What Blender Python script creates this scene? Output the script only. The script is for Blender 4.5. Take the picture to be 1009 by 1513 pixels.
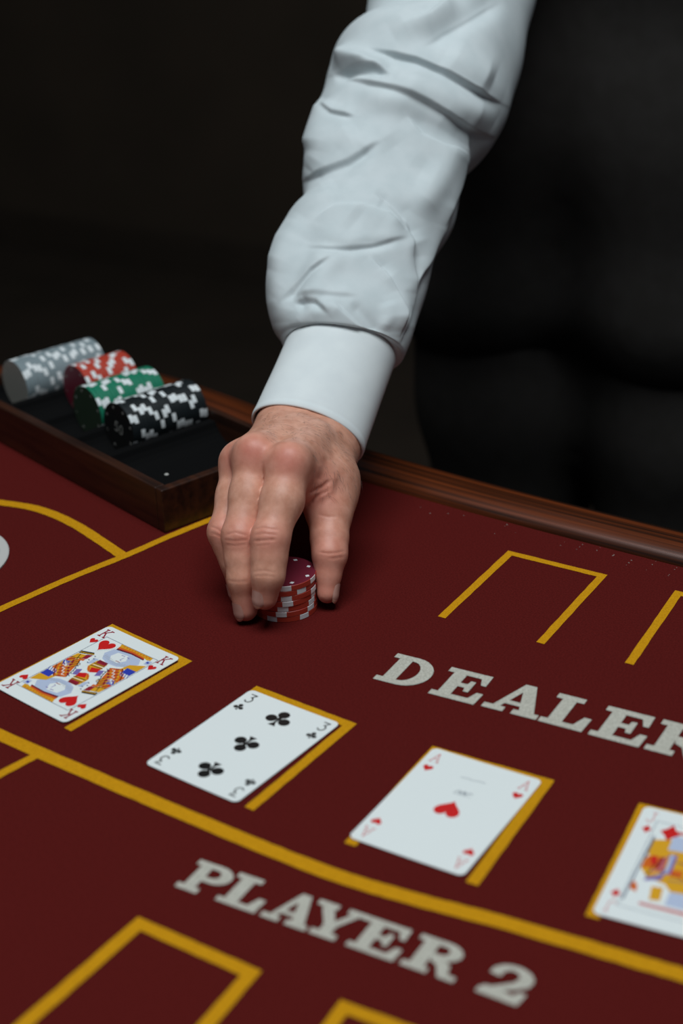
import bpy, bmesh, math, random
import numpy as np
from mathutils import Vector, Matrix

# ------------------------------------------------------------------ scene, camera, light
for o in list(bpy.data.objects):
    bpy.data.objects.remove(o)
SC = bpy.context.scene
COL = SC.collection
MM = 0.001
rng = random.Random(7)

# table frame: origin on the felt, x along the DEALER lettering, y towards the dealer, z up (millimetres)
W, H = 1009, 1513
FPX = 2394.0
CAM_R = np.array([0.8590, 0.5110, -0.0340]); CAM_U = np.array([-0.1940, 0.3860, 0.9020]); CAM_F = np.array([-0.4740, 0.7680, -0.4310])
CAM_F /= np.linalg.norm(CAM_F); CAM_R -= CAM_F * (CAM_R @ CAM_F); CAM_R /= np.linalg.norm(CAM_R); CAM_U = np.cross(CAM_R, CAM_F)
CAM_C = np.array([346.234, -676.966, 484.257])
cam_d = bpy.data.cameras.new('camera')
cam = bpy.data.objects.new('camera', cam_d); COL.objects.link(cam)
cam.matrix_world = Matrix(((CAM_R[0], CAM_U[0], -CAM_F[0], CAM_C[0] * MM), (CAM_R[1], CAM_U[1], -CAM_F[1], CAM_C[1] * MM),
                           (CAM_R[2], CAM_U[2], -CAM_F[2], CAM_C[2] * MM), (0, 0, 0, 1)))
cam_d.sensor_fit = 'VERTICAL'; cam_d.sensor_height = 36.0; cam_d.sensor_width = 24.0
cam_d.lens = FPX / H * 36.0
cam_d.clip_start = 0.02; cam_d.clip_end = 50
cam_d.dof.use_dof = True; cam_d.dof.focus_distance = 1.0; cam_d.dof.aperture_fstop = 4.8
SC.camera = cam

world = bpy.data.worlds.new('room_air'); SC.world = world; world.use_nodes = True
bg = world.node_tree.nodes['Background']
bg.inputs[0].default_value = (0.75, 0.85, 1.0, 1); bg.inputs[1].default_value = 0.055

def area(name, loc, target, size, size_y, power, color):
    d = bpy.data.lights.new(name, 'AREA'); d.shape = 'RECTANGLE'; d.size = size; d.size_y = size_y
    d.energy = power; d.color = color
    o = bpy.data.objects.new(name, d); COL.objects.link(o)
    o.location = loc
    o.rotation_euler = (Vector(target) - Vector(loc)).to_track_quat('-Z', 'Y').to_euler()
    return o
area('ceiling_lamp', (0.12, -0.36, 2.40), (-0.10, 0.05, 0.03), 1.7, 1.2, 55, (0.90, 0.97, 1.0))

vs = SC.view_settings
vs.view_transform = 'Standard'; vs.look = 'None'; vs.gamma = 1.0; vs.use_curve_mapping = False
vs.exposure = 0.0

# ------------------------------------------------------------------ helpers
def P(px, py, d=0.0):
    """a point of the scene (mm) from a sight line and its distance along the view axis beyond the chip stack"""
    z = 1006.0 + d
    return CAM_C + CAM_F * z + CAM_R * ((px - W / 2) / FPX * z) - CAM_U * ((py - H / 2) / FPX * z)

def project(p):
    q = np.asarray(p, float) - CAM_C
    z = q @ CAM_F
    return W / 2 + FPX * (q @ CAM_R) / z, H / 2 - FPX * (q @ CAM_U) / z

def lin(r, g, b):
    def f(c):
        c /= 255.0
        return c / 12.92 if c <= 0.04045 else ((c + 0.055) / 1.055) ** 2.4
    return (f(r), f(g), f(b))

def obj(name, me, mats, parent=None, smooth=False, **props):
    o = bpy.data.objects.new(name, me); COL.objects.link(o)
    if not isinstance(mats, (list, tuple)): mats = [mats]
    if len(me.materials) == 0:
        for m in mats: me.materials.append(m)
    if smooth:
        me.polygons.foreach_set('use_smooth', [True] * len(me.polygons))
    if parent is not None: o.parent = parent
    for k, v in props.items(): o[k] = v
    return o

def empty(name, loc=(0, 0, 0), rotz=0.0, **props):
    o = bpy.data.objects.new(name, None); COL.objects.link(o)
    o.empty_display_size = 0.02
    o.location = [c * MM for c in loc]; o.rotation_euler = (0, 0, rotz)
    for k, v in props.items(): o[k] = v
    return o

def mesh(name, verts, faces, mat_idx=None):
    me = bpy.data.meshes.new(name)
    v = np.asarray(verts, float) * MM
    me.from_pydata(v.tolist(), [], [list(map(int, f)) for f in faces])
    if mat_idx is not None: me.polygons.foreach_set('material_index', list(mat_idx))
    me.update()
    return me

def box_mesh(name, lo, hi, bevel=0.0):
    bm = bmesh.new()
    bmesh.ops.create_cube(bm, size=1.0)
    for v in bm.verts:
        v.co = Vector([(lo[i] + (v.co[i] + 0.5) * (hi[i] - lo[i])) * MM for i in range(3)])
    if bevel: bmesh.ops.bevel(bm, geom=list(bm.edges), offset=bevel * MM, segments=2, affect='EDGES', profile=0.5)
    me = bpy.data.meshes.new(name); bm.to_mesh(me); bm.free()
    return me

# ------------------------------------------------------------------ materials
def mat(name, color, rough=0.6, **kw):
    m = bpy.data.materials.new(name); m.use_nodes = True
    b = m.node_tree.nodes['Principled BSDF']
    b.inputs['Base Color'].default_value = (*color, 1); b.inputs['Roughness'].default_value = rough
    for k, v in kw.items(): b.inputs[k].default_value = v
    return m

def N(m, t, **kw):
    n = m.node_tree.nodes.new(t)
    for k, v in kw.items():
        if k.startswith('i_'): n.inputs[k[2:].replace('_', ' ')].default_value = v
        else: setattr(n, k, v)
    return n

def link(m, a, ao, b, bi): m.node_tree.links.new(a.outputs[ao], b.inputs[bi])

def noise_color(m, c0, c1, scale, detail=4, coord='Object', stretch=None, lo=0.35, hi=0.65, uv=False):
    nt = m.node_tree; b = nt.nodes['Principled BSDF']
    tc = N(m, 'ShaderNodeTexCoord'); src, out = tc, ('UV' if uv else coord)
    if stretch:
        mp = N(m, 'ShaderNodeMapping'); mp.inputs['Scale'].default_value = stretch
        link(m, tc, out, mp, 'Vector'); src, out = mp, 'Vector'
    nz = N(m, 'ShaderNodeTexNoise'); nz.inputs['Scale'].default_value = scale; nz.inputs['Detail'].default_value = detail
    link(m, src, out, nz, 'Vector')
    cr = N(m, 'ShaderNodeValToRGB'); cr.color_ramp.elements[0].position = lo; cr.color_ramp.elements[1].position = hi
    cr.color_ramp.elements[0].color = (*c0, 1); cr.color_ramp.elements[1].color = (*c1, 1)
    link(m, nz, 'Fac', cr, 'Fac'); link(m, cr, 'Color', b, 'Base Color')
    return nz, cr

def bump(m, nz, strength, dist, out='Fac'):
    bp = N(m, 'ShaderNodeBump'); bp.inputs['Strength'].default_value = strength; bp.inputs['Distance'].default_value = dist
    link(m, nz, out, bp, 'Height'); link(m, bp, 'Normal', m.node_tree.nodes['Principled BSDF'], 'Normal')
    return bp

def fine_noise(m, scale, detail=3):
    tc = N(m, 'ShaderNodeTexCoord'); nz = N(m, 'ShaderNodeTexNoise')
    nz.inputs['Scale'].default_value = scale; nz.inputs['Detail'].default_value = detail
    link(m, tc, 'Object', nz, 'Vector')
    return nz

M = {}
M['felt'] = mat('red_felt', (0.1, 0.01, 0.01), 0.95)
M['felt'].node_tree.nodes['Principled BSDF'].inputs['Specular IOR Level'].default_value = 0.1
noise_color(M['felt'], (0.068, 0.0050, 0.0042), (0.108, 0.0086, 0.0072), 900, 4, lo=0.3, hi=0.7)
bump(M['felt'], fine_noise(M['felt'], 1500, 4), 0.35, 0.0006)
M['yellow'] = mat('yellow_paint', (0.5, 0.25, 0.01), 0.85)
noise_color(M['yellow'], (0.46, 0.205, 0.003), (0.66, 0.315, 0.006), 1300, 4, lo=0.3, hi=0.7)
M['yellow'].node_tree.nodes['Principled BSDF'].inputs['Specular IOR Level'].default_value = 0.1
bump(M['yellow'], fine_noise(M['yellow'], 1500, 4), 0.35, 0.0005)
M['ivory'] = mat('ivory_print', (0.5, 0.47, 0.4), 0.9)
noise_color(M['ivory'], (0.36, 0.345, 0.29), (0.58, 0.56, 0.49), 1200, 4, lo=0.3, hi=0.7)
bump(M['ivory'], fine_noise(M['ivory'], 1500, 4), 0.35, 0.0005)
M['wood'] = mat('varnished_wood', (0.1, 0.03, 0.01), 0.32)
nz, cr = noise_color(M['wood'], (0.012, 0.0045, 0.0022), (0.23, 0.046, 0.009), 1.0, 8, uv=True, stretch=(2.6, 190.0, 1), lo=0.36, hi=0.78)
bump(M['wood'], nz, 0.25, 0.0006)
M['wood'].node_tree.nodes['Principled BSDF'].inputs['Coat Weight'].default_value = 0.08
M['traywood'] = mat('dark_tray_wood', (0.06, 0.02, 0.01), 0.42)
noise_color(M['traywood'], (0.012, 0.0042, 0.0024), (0.055, 0.016, 0.006), 1.0, 5, stretch=(14, 160, 160), lo=0.3, hi=0.7)
M['rack'] = mat('black_rack', (0.003, 0.003, 0.0032), 0.8)
M['rack'].node_tree.nodes['Principled BSDF'].inputs['Specular IOR Level'].default_value = 0.08
bump(M['rack'], fine_noise(M['rack'], 900), 0.2, 0.0003)
M['card'] = mat('card_stock', (0.80, 0.84, 0.83), 0.38)
bump(M['card'], fine_noise(M['card'], 700), 0.05, 0.0002)
M['p_red'] = mat('ink_red', (0.62, 0.012, 0.012), 0.4)
M['p_dred'] = mat('ink_dark_red', (0.30, 0.012, 0.030), 0.4)
M['p_black'] = mat('ink_black', (0.008, 0.008, 0.008), 0.4)
M['p_blue'] = mat('ink_blue', (0.03, 0.05, 0.42), 0.4)
M['p_yellow'] = mat('ink_yellow', (0.72, 0.36, 0.015), 0.4)
M['p_orange'] = mat('ink_orange', (0.66, 0.13, 0.012), 0.4)
M['p_lav'] = mat('ink_lavender', (0.48, 0.55, 0.72), 0.4)
M['p_purple'] = mat('ink_purple', (0.20, 0.15, 0.42), 0.4)
M['p_line'] = mat('ink_line', (0.10, 0.13, 0.20), 0.4)
M['p_grey'] = mat('ink_grey', (0.36, 0.39, 0.41), 0.4)
M['p_pink'] = mat('ink_faded_red', (0.62, 0.20, 0.20), 0.4)
INKS = ['p_red', 'p_dred', 'p_black', 'p_blue', 'p_yellow', 'p_orange', 'p_lav', 'p_purple', 'p_line', 'p_grey', 'p_pink', 'card']
INK = {k[2:] if k != 'card' else 'white': i for i, k in enumerate(INKS)}

def chip_mats(key, edge, face):
    M[key + '_edge'] = mat(key + '_chip_edge', edge, 0.45); M[key + '_face'] = mat(key + '_chip_face', face, 0.5)
chip_mats('red', (0.47, 0.048, 0.026), (0.15, 0.010, 0.026))
chip_mats('green', (0.008, 0.19, 0.105), (0.022, 0.040, 0.022))
chip_mats('grey', (0.22, 0.275, 0.295), (0.30, 0.29, 0.26))
chip_mats('black', (0.008, 0.012, 0.014), (0.007, 0.007, 0.007))
M['spot'] = mat('chip_white_inlay', (0.78, 0.82, 0.83), 0.45)
M['spot_dim'] = mat('chip_face_dots', (0.42, 0.41, 0.38), 0.5)
M['disc'] = mat('white_disc', (0.52, 0.51, 0.49), 0.6)
M['dust'] = mat('pale_lint', (0.30, 0.27, 0.24), 0.9)
M['wall'] = mat('dark_wall', (0.018, 0.013, 0.009), 0.9)
noise_color(M['wall'], (0.034, 0.0225, 0.013), (0.044, 0.029, 0.017), 3, 3)
M['floor'] = mat('dark_floor', (0.02, 0.014, 0.01), 0.7)
noise_color(M['floor'], (0.024, 0.016, 0.0095), (0.032, 0.021, 0.013), 5, 3)
M['ceiling'] = mat('dark_ceiling', (0.03, 0.028, 0.025), 0.9)
noise_color(M['ceiling'], (0.026, 0.024, 0.022), (0.034, 0.031, 0.028), 2, 2)

def cloth_mat(name, c0, c1, weave, strength, sheen=0.0, spec=0.2):
    m = mat(name, c0, 0.85)
    m.node_tree.nodes['Principled BSDF'].inputs['Specular IOR Level'].default_value = spec
    m.node_tree.nodes['Principled BSDF'].inputs['Sheen Weight'].default_value = sheen
    noise_color(m, c0, c1, 60, 3)
    bump(m, fine_noise(m, weave, 2), strength, 0.0003)
    return m
M['shirt'] = cloth_mat('white_shirt_cotton', (0.57, 0.63, 0.645), (0.62, 0.675, 0.69), 1800, 0.12)
M['cuff'] = cloth_mat('white_cuff_cotton', (0.70, 0.745, 0.755), (0.74, 0.785, 0.79), 1800, 0.12)
M['vest'] = cloth_mat('black_vest_cloth', (0.0245, 0.0222, 0.0205), (0.0280, 0.0256, 0.0240), 900, 0.3, spec=0.06)
M['trousers'] = cloth_mat('black_trouser_cloth', (0.0245, 0.0222, 0.0205), (0.0280, 0.0256, 0.0240), 900, 0.3, spec=0.06)

# skin: base tone, with the redness of knuckles and fingertips as a vertex attribute
ms = mat('skin', (0.45, 0.24, 0.17), 0.42)
bs = ms.node_tree.nodes['Principled BSDF']
bs.inputs['Subsurface Weight'].default_value = 0.12; bs.inputs['Subsurface Radius'].default_value = (1.0, 0.35, 0.2); bs.inputs['Subsurface Scale'].default_value = 0.003
bs.inputs['Specular IOR Level'].default_value = 0.35
at = N(ms, 'ShaderNodeAttribute'); at.attribute_name = 'redness'
n1 = fine_noise(ms, 160, 4); n2 = fine_noise(ms, 1900, 3)
rmp = N(ms, 'ShaderNodeValToRGB'); rmp.color_ramp.elements[0].position = 0.3; rmp.color_ramp.elements[1].position = 0.72
rmp.color_ramp.elements[0].color = (0.58, 0.265, 0.175, 1); rmp.color_ramp.elements[1].color = (0.74, 0.385, 0.275, 1)
link(ms, n1, 'Fac', rmp, 'Fac')
mx = N(ms, 'ShaderNodeMix', data_type='RGBA'); mx.inputs[7].default_value = (0.68, 0.185, 0.150, 1)
link(ms, at, 'Fac', mx, 0); link(ms, rmp, 'Color', mx, 6); link(ms, mx, 2, bs, 'Base Color')
bump(ms, n2, 0.22, 0.0004)
M['skin'] = ms
M['nail'] = mat('finger_nail', (0.50, 0.265, 0.215), 0.25)
M['nailtip'] = mat('nail_free_edge', (0.78, 0.50, 0.36), 0.35)
M['hair'] = mat('arm_hair_brown', (0.05, 0.03, 0.02), 0.6)

# ------------------------------------------------------------------ the room (structure)
FLOOR = -900.0
obj('floor', box_mesh('floor', (-3200, -2600, FLOOR - 40), (3200, 3000, FLOOR)), M['floor'], kind='structure')
obj('wall_back', box_mesh('wall_back', (-3200, 3000, FLOOR), (3200, 3060, 2700)), M['wall'], kind='structure')
obj('wall_left', box_mesh('wall_left', (-3260, -2600, FLOOR), (-3200, 3060, 2700)), M['wall'], kind='structure')
obj('baseboard_back', box_mesh('baseboard_back', (-3200, 2985, FLOOR), (3200, 3000, FLOOR + 110), 3), M['floor'], kind='structure')

# ------------------------------------------------------------------ the card table
def catmull(pts, n=10, closed=False):
    pts = [np.asarray(p, float) for p in pts]; out = []; m = len(pts)
    for i in range(m if closed else m - 1):
        if closed: p0, p1, p2, p3 = pts[i - 1], pts[i], pts[(i + 1) % m], pts[(i + 2) % m]
        else: p0, p1, p2, p3 = pts[max(i - 1, 0)], pts[i], pts[i + 1], pts[min(i + 2, m - 1)]
        for k in range(n):
            t = k / n
            out.append(0.5 * ((2 * p1) + (p2 - p0) * t + (2 * p0 - 5 * p1 + 4 * p2 - p3) * t * t + (3 * p1 - p0 - 3 * p2 + p3) * t ** 3))
    if not closed: out.append(pts[-1])
    return np.array(out)

table = empty('card_table', (0, 0, FLOOR), label='card table with dark red felt, yellow printed layout and wooden rail', category='table')
def table_part(name, me, m, **kw):
    o = obj(name, me, m, None, **kw)
    o.parent = table; o.matrix_parent_inverse = Matrix.Translation((0, 0, -FLOOR * MM))
    return o

rail_outer = catmull([(620, 205), (400, 233), (200, 243), (50, 253), (-50, 260), (-135, 268), (-222, 281), (-290, 300), (-352, 319), (-410, 333),
                      (-465, 342), (-522, 343), (-568, 324), (-599, 286), (-625, 225), (-652, 140), (-660, 0), (-640, -180), (-560, -330), (-420, -430), (-200, -480),
                      (100, -500), (400, -480), (620, -410), (740, -280), (780, -100), (740, 100)], 8, True)
def loop_normals(pts):
    t = np.roll(pts, -1, 0) - np.roll(pts, 1, 0); t /= np.linalg.norm(t, axis=1)[:, None]
    return np.stack([t[:, 1], -t[:, 0]], 1)          # outward or inward, fixed below
nrm = loop_normals(rail_outer)
cen = rail_outer.mean(0)
if ((rail_outer - cen) * nrm).sum() > 0: nrm = -nrm   # inward
RW = 38.0
# rail profile: (inward offset, height)
prof = [(0, -30), (0, 1), (1.5, 4.5), (5, 7.2), (11, 8.4), (20, 8.6), (29, 7.6), (34, 5.2), (37, 2.4), (RW, -0.8), (RW, -29)]
V, F = [], []
n = len(rail_outer); k = len(prof)
for i in range(n):
    for (a, z) in prof:
        q = rail_outer[i] + nrm[i] * a; V.append((q[0], q[1], z))
for i in range(n):
    for j in range(k - 1):
        a, b = i * k + j, ((i + 1) % n) * k + j
        F.append((a, a + 1, b + 1, b))
me = mesh('rail', V, F)
uv = me.uv_layers.new(name='UVMap')
cum = np.concatenate([[0], np.cumsum(np.linalg.norm(np.diff(np.vstack([rail_outer, rail_outer[:1]]), axis=0), axis=1))]) * MM
pl = np.concatenate([[0], np.cumsum([math.dist(prof[j], prof[j + 1]) for j in range(k - 1)])]) * MM
li = 0
for f_i in range(n):
    for j in range(k - 1):
        for (u, v) in ((cum[f_i], pl[j]), (cum[f_i], pl[j + 1]), (cum[f_i + 1], pl[j + 1]), (cum[f_i + 1], pl[j])):
            uv.data[li].uv = (u, v); li += 1
bm = bmesh.new(); bm.from_mesh(me); bmesh.ops.recalc_face_normals(bm, faces=bm.faces); bm.to_mesh(me); bm.free()
table_part('rail', me, M['wood'], smooth=True, label='polished reddish brown wooden rail')
# felt panel with a real thickness, tucked under the rail
inner = rail_outer + nrm * (RW + 1.3)
bm = bmesh.new()
top = [bm.verts.new((p[0] * MM, p[1] * MM, 0)) for p in inner]; bot = [bm.verts.new((p[0] * MM, p[1] * MM, -0.028)) for p in inner]
bm.faces.new(top); bm.faces.new(bot[::-1])
for i in range(n): bm.faces.new((top[i], bot[i], bot[(i + 1) % n], top[(i + 1) % n]))
bmesh.ops.recalc_face_normals(bm, faces=bm.faces)
me = bpy.data.meshes.new('felt_top'); bm.to_mesh(me); bm.free()
table_part('felt_top', me, M['felt'], label='dark red felt playing surface')
for (x, y) in ((-430, 120), (-330, -300), (520, -300), (560, 60)):
    table_part('table_leg', box_mesh('table_leg', (x - 40, y - 40, FLOOR), (x + 40, y + 40, -28), 6), M['traywood'])
table_part('apron', box_mesh('apron', (-470, -280, -110), (560, 120, -28), 4), M['traywood'])

# printed lines: flat ribbons on the felt
RIB = [0.25]
def ribbon(name, pts, w):
    RIB[0] += 0.04; z = RIB[0]
    pts = np.asarray(pts, float)
    # resample so the painted edge can wander a little
    seg = []
    for i in range(len(pts) - 1):
        m_ = max(1, int(np.linalg.norm(pts[i + 1] - pts[i]) / 4))
        for j in range(m_): seg.append((pts[i] + (pts[i + 1] - pts[i]) * j / m_))
    seg.append(pts[-1]); keep = np.array(seg)
    t = np.gradient(keep, axis=0); t /= np.linalg.norm(t, axis=1)[:, None]; nn = np.stack([-t[:, 1], t[:, 0]], 1)
    V, F = [], []
    for i in range(len(keep)):
        a = w / 2 + rng.uniform(-0.18, 0.18); b = w / 2 + rng.uniform(-0.18, 0.18)
        p, q = keep[i] + nn[i] * a, keep[i] - nn[i] * b
        V += [(p[0], p[1], z), (q[0], q[1], z)]
        if i: F.append((2 * i - 2, 2 * i - 1, 2 * i + 1, 2 * i))
    return mesh(name, V, F)

def box_outline(tl, tr, bl, br, w):
    """a three sided card box: outer corners at the top, leg ends at the bottom"""
    tl, tr, bl, br = [np.asarray(p, float) for p in (tl, tr, bl, br)]
    def inset(c, a, b):                       # inner corner
        u = (a - c) / np.linalg.norm(a - c); v = (b - c) / np.linalg.norm(b - c)
        return c + (u + v) * w
    itl, itr = inset(tl, tr, bl), inset(tr, tl, br)
    u = (tr - tl) / np.linalg.norm(tr - tl)
    loop = [tl, tr, br, br - u * w, itr, itl, bl + u * w, bl]
    V, F = [], []
    def quad(a, b, c, d):
        k = 14; i0 = len(V)
        for i in range(k + 1):
            t = i / k; j = 0.0 if i in (0, k) else 0.16
            p = a + (b - a) * t + np.array([rng.uniform(-j, j), rng.uniform(-j, j)]); q = d + (c - d) * t + np.array([rng.uniform(-j, j), rng.uniform(-j, j)])
            V.extend([(p[0], p[1], 0.25), (q[0], q[1], 0.25)])
            if i: F.append((i0 + 2 * i - 2, i0 + 2 * i - 1, i0 + 2 * i + 1, i0 + 2 * i))
    quad(loop[0], loop[1], loop[4], loop[5]); quad(loop[1], loop[2], loop[3], loop[4]); quad(loop[7], loop[0], loop[5], loop[6])
    return mesh('card_box_outline', V, F)

BOXES = [((-58.3, 184.4), (12.2, 182.0), (-58.3, 85.5), (12.6, 84.5), 5.2),
         ((57.0, 182.0), (127.5, 181.0), (62.0, 86.5), (131.0, 86.5), 5.4),
         ((-230.5, -14.0), (-160.9, -27.6), (-248.0, -104.0), (-176.6, -119.5), 5.6),
         ((-112.2, -33.0), (-42.0, -40.4), (-120.0, -125.0), (-48.0, -133.0), 5.8),
         ((4.4, -40.2), (74.0, -38.8), (5.6, -134.0), (77.0, -132.6), 6.2),
         ((119.0, -36.8), (188.0, -30.0), (129.0, -128.6), (198.0, -122.0), 6.6),
         ((-49.6, -226.0), (20.2, -229.2), (-54.5, -322.0), (23.0, -325.0), 7.0),
         ((59.6, -228.0), (130.0, -226.0), (64.0, -325.0), (134.0, -322.0), 6.6)]
for b in BOXES: table_part('card_box_outline', box_outline(*b), M['yellow'])
table_part('border_line', ribbon('border_line', catmull([(-330, -128), (-270, -133), (-209, -140.6), (-140, -147), (-83.4, -151.6), (-30, -155.5), (17.7, -157.4), (60, -154.5), (103, -150), (181, -144.6), (260, -139)], 10), 8.8), M['yellow'])
table_part('border_line', ribbon('border_line', [(-178, -146), (-183.5, -169.6), (-205, -262)], 5.6), M['yellow'])
table_part('border_line', ribbon('border_line', catmull([(-320, -95), (-305.3, -32.3), (-293, 20), (-280, 63.8), (-270.5, 102), (-261.9, 131), (-248, 172), (-238, 205)], 8), 6.2), M['yellow'])
table_part('arc_line', ribbon('arc_line', catmull([(-520, 10), (-490, 52), (-455, 78), (-412.7, 89), (-380, 93), (-343.6, 86), (-310, 73.7), (-281, 62)], 8), 8.2), M['yellow'])

# slab serif lettering, built stroke by stroke (unit = cap height)
def arc(cx, cy, rx, ry, a0, a1, n=14):
    return [(cx + rx * math.cos(math.radians(a0 + (a1 - a0) * i / n)), cy + ry * math.sin(math.radians(a0 + (a1 - a0) * i / n))) for i in range(n + 1)]
def rect(x0, y0, x1, y1): return ('poly', [(x0, y0), (x1, y0), (x1, y1), (x0, y1)])
def band(a, b): return ('band', a, b)
GL = {
 'D': [rect(.13, 0, .40, 1), rect(0, 0, .5, .15), rect(0, .85, .5, 1), band([(.40, 1)] + arc(.47, .5, .50, .5, 90, -90) + [(.40, 0)], [(.40, .85)] + arc(.44, .5, .255, .35, 90, -90) + [(.40, .15)])],
 'E': [rect(.13, 0, .39, 1), rect(0, .85, .86, 1), rect(0, 0, .92, .15), ('poly', [(.70, .85), (.78, .64), (.88, .64), (.87, 1), (.70, 1)]), ('poly', [(.74, .15), (.82, .38), (.95, .38), (.93, 0), (.74, 0)]), rect(.39, .44, .60, .57), ('poly', [(.54, .44), (.56, .32), (.66, .32), (.66, .69), (.56, .69), (.54, .57)])],
 'A': [('poly', [(.13, .10), (.27, .10), (.54, .86), (.44, 1)]), ('poly', [(.44, 1), (.66, 1), (.98, .10), (.68, .10), (.50, .72)]), rect(.26, .27, .72, .39), rect(-.02, 0, .40, .15), rect(.56, 0, 1.06, .15)],
 'L': [rect(.13, 0, .40, 1), rect(0, .85, .54, 1), rect(0, 0, .84, .15), ('poly', [(.62, .15), (.72, .44), (.86, .44), (.84, 0), (.62, 0)])],
 'R': [rect(.13, 0, .40, 1), rect(0, .85, .5, 1), rect(0, 0, .5, .15), band([(.40, 1)] + arc(.56, .73, .33, .27, 90, -90) + [(.40, .46)], [(.40, .86)] + arc(.52, .73, .13, .13, 90, -90) + [(.40, .60)]), ('poly', [(.42, .50), (.66, .50), (.80, .40), (.86, .15), (1.02, .15), (1.02, 0), (.72, 0), (.58, .30), (.42, .38)])],
 'P': [rect(.14, 0, .42, 1), rect(0, .84, .5, 1), rect(0, 0, .56, .16), band([(.42, 1)] + arc(.62, .70, .40, .30, 90, -90) + [(.42, .40)], [(.42, .84)] + arc(.58, .70, .15, .14, 90, -90) + [(.42, .56)])],
 'Y': [rect(.42, 0, .70, .48), rect(.26, 0, .86, .16), ('poly', [(.06, .92), (.36, .92), (.62, .46), (.42, .36)]), ('poly', [(.86, .92), (1.02, .92), (.70, .38), (.52, .42)]), rect(-.02, .85, .46, 1), rect(.70, .85, 1.14, 1)],
 '2': [band([(.02, .62), (.03, .80)] + arc(.48, .70, .45, .31, 160, 0, 12) + [(.90, .55), (.66, .36), (.42, .24)], [(.26, .60), (.27, .68)] + arc(.45, .70, .18, .15, 160, 0, 12) + [(.58, .56), (.36, .38), (.02, .12)]), ('poly', [(.0, .14), (.10, .26), (.42, .28), (.70, .22), (.80, .36), (.95, .36), (.90, .0), (.0, .0)])],
}
def glyph_mesh(ch, x, y, h, wscale, ang, z):
    V, F = [], []
    c, s = math.cos(ang), math.sin(ang); zz = [z]
    def add(p):
        X, Y = p[0] * h * wscale, p[1] * h
        V.append((x + X * c - Y * s, y + X * s + Y * c, zz[0])); return len(V) - 1
    for si, st in enumerate(GL[ch]):
        zz[0] = z + 0.03 * si
        if st[0] == 'poly': F.append([add(p) for p in st[1]])
        else:
            a = [add(p) for p in st[1]]; b = [add(p) for p in st[2]]
            m_ = max(len(a), len(b)); ia = [a[round(i * (len(a) - 1) / (m_ - 1))] for i in range(m_)]; ib = [b[round(i * (len(b) - 1) / (m_ - 1))] for i in range(m_)]
            for i in range(m_ - 1):
                f = []
                for v in (ia[i], ia[i + 1], ib[i + 1], ib[i]):
                    if v not in f: f.append(v)
                if len(f) > 2: F.append(f)
    me = mesh('letter_' + ch.lower(), V, F)
    bm = bmesh.new(); bm.from_mesh(me); bmesh.ops.triangulate(bm, faces=bm.faces)
    for f in bm.faces:
        f.normal_update()
        if f.normal.z < 0: f.normal_flip()
    bm.to_mesh(me); bm.free()
    return me
for ch, x, y, w, a in (('D', -57.5, 4.4, 30.0, .03), ('E', -22.5, 5.2, 30.0, .03), ('A', 10.2, 7.0, 30.0, .03), ('L', 43.2, 8.0, 30.0, .02), ('E', 72.2, 8.4, 30.5, .02), ('R', 103.4, 9.4, 30.5, .02)):
    table_part('printed_letter', glyph_mesh(ch, x, y, 31.2, w / 31.2, a, 0.3), M['ivory'])
for ch, x, y, w, a in (('P', -48.0, -200.2, 21.5, .02), ('L', -25.6, -199.3, 25.5, .02), ('A', -0.6, -198.8, 22.0, .02), ('Y', 18.8, -198.0, 22.0, .02), ('E', 43.6, -197.4, 25.5, .02), ('R', 70.6, -196.6, 25.5, .01), ('2', 107.2, -196.0, 21.5, .0)):
    table_part('printed_letter', glyph_mesh(ch, x, y, 22.2, w / 22.2, a, 0.3), M['ivory'])

# lint and dust along the foot of the rail
V, F = [], []
for _ in range(46):
    t = rng.random(); x = -150 + 330 * t ** 0.7
    i = int(np.argmin(np.abs(rail_outer[:60, 0] - x))); base = rail_outer[i] + nrm[i] * (RW + abs(rng.gauss(0, 9)) + 2.2)
    s = rng.uniform(0.15, 0.6); a = rng.uniform(0, 6.3); z0 = 0.05
    i0 = len(V)
    for (u, v) in ((-1, -.4), (1, -.5), (1.2, .4), (-.8, .5)):
        V.append((base[0] + s * (u * math.cos(a) - v * math.sin(a)), base[1] + s * (u * math.sin(a) + v * math.cos(a)), z0))
    V.append((base[0], base[1], z0 + s * 0.7))
    F += [(i0, i0 + 1, i0 + 4), (i0 + 1, i0 + 2, i0 + 4), (i0 + 2, i0 + 3, i0 + 4), (i0 + 3, i0, i0 + 4)]
obj('felt_lint', mesh('felt_lint', V, F), M['dust'], label='pale lint specks lying on the felt along the wooden rail', category='lint', kind='stuff')

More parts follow.
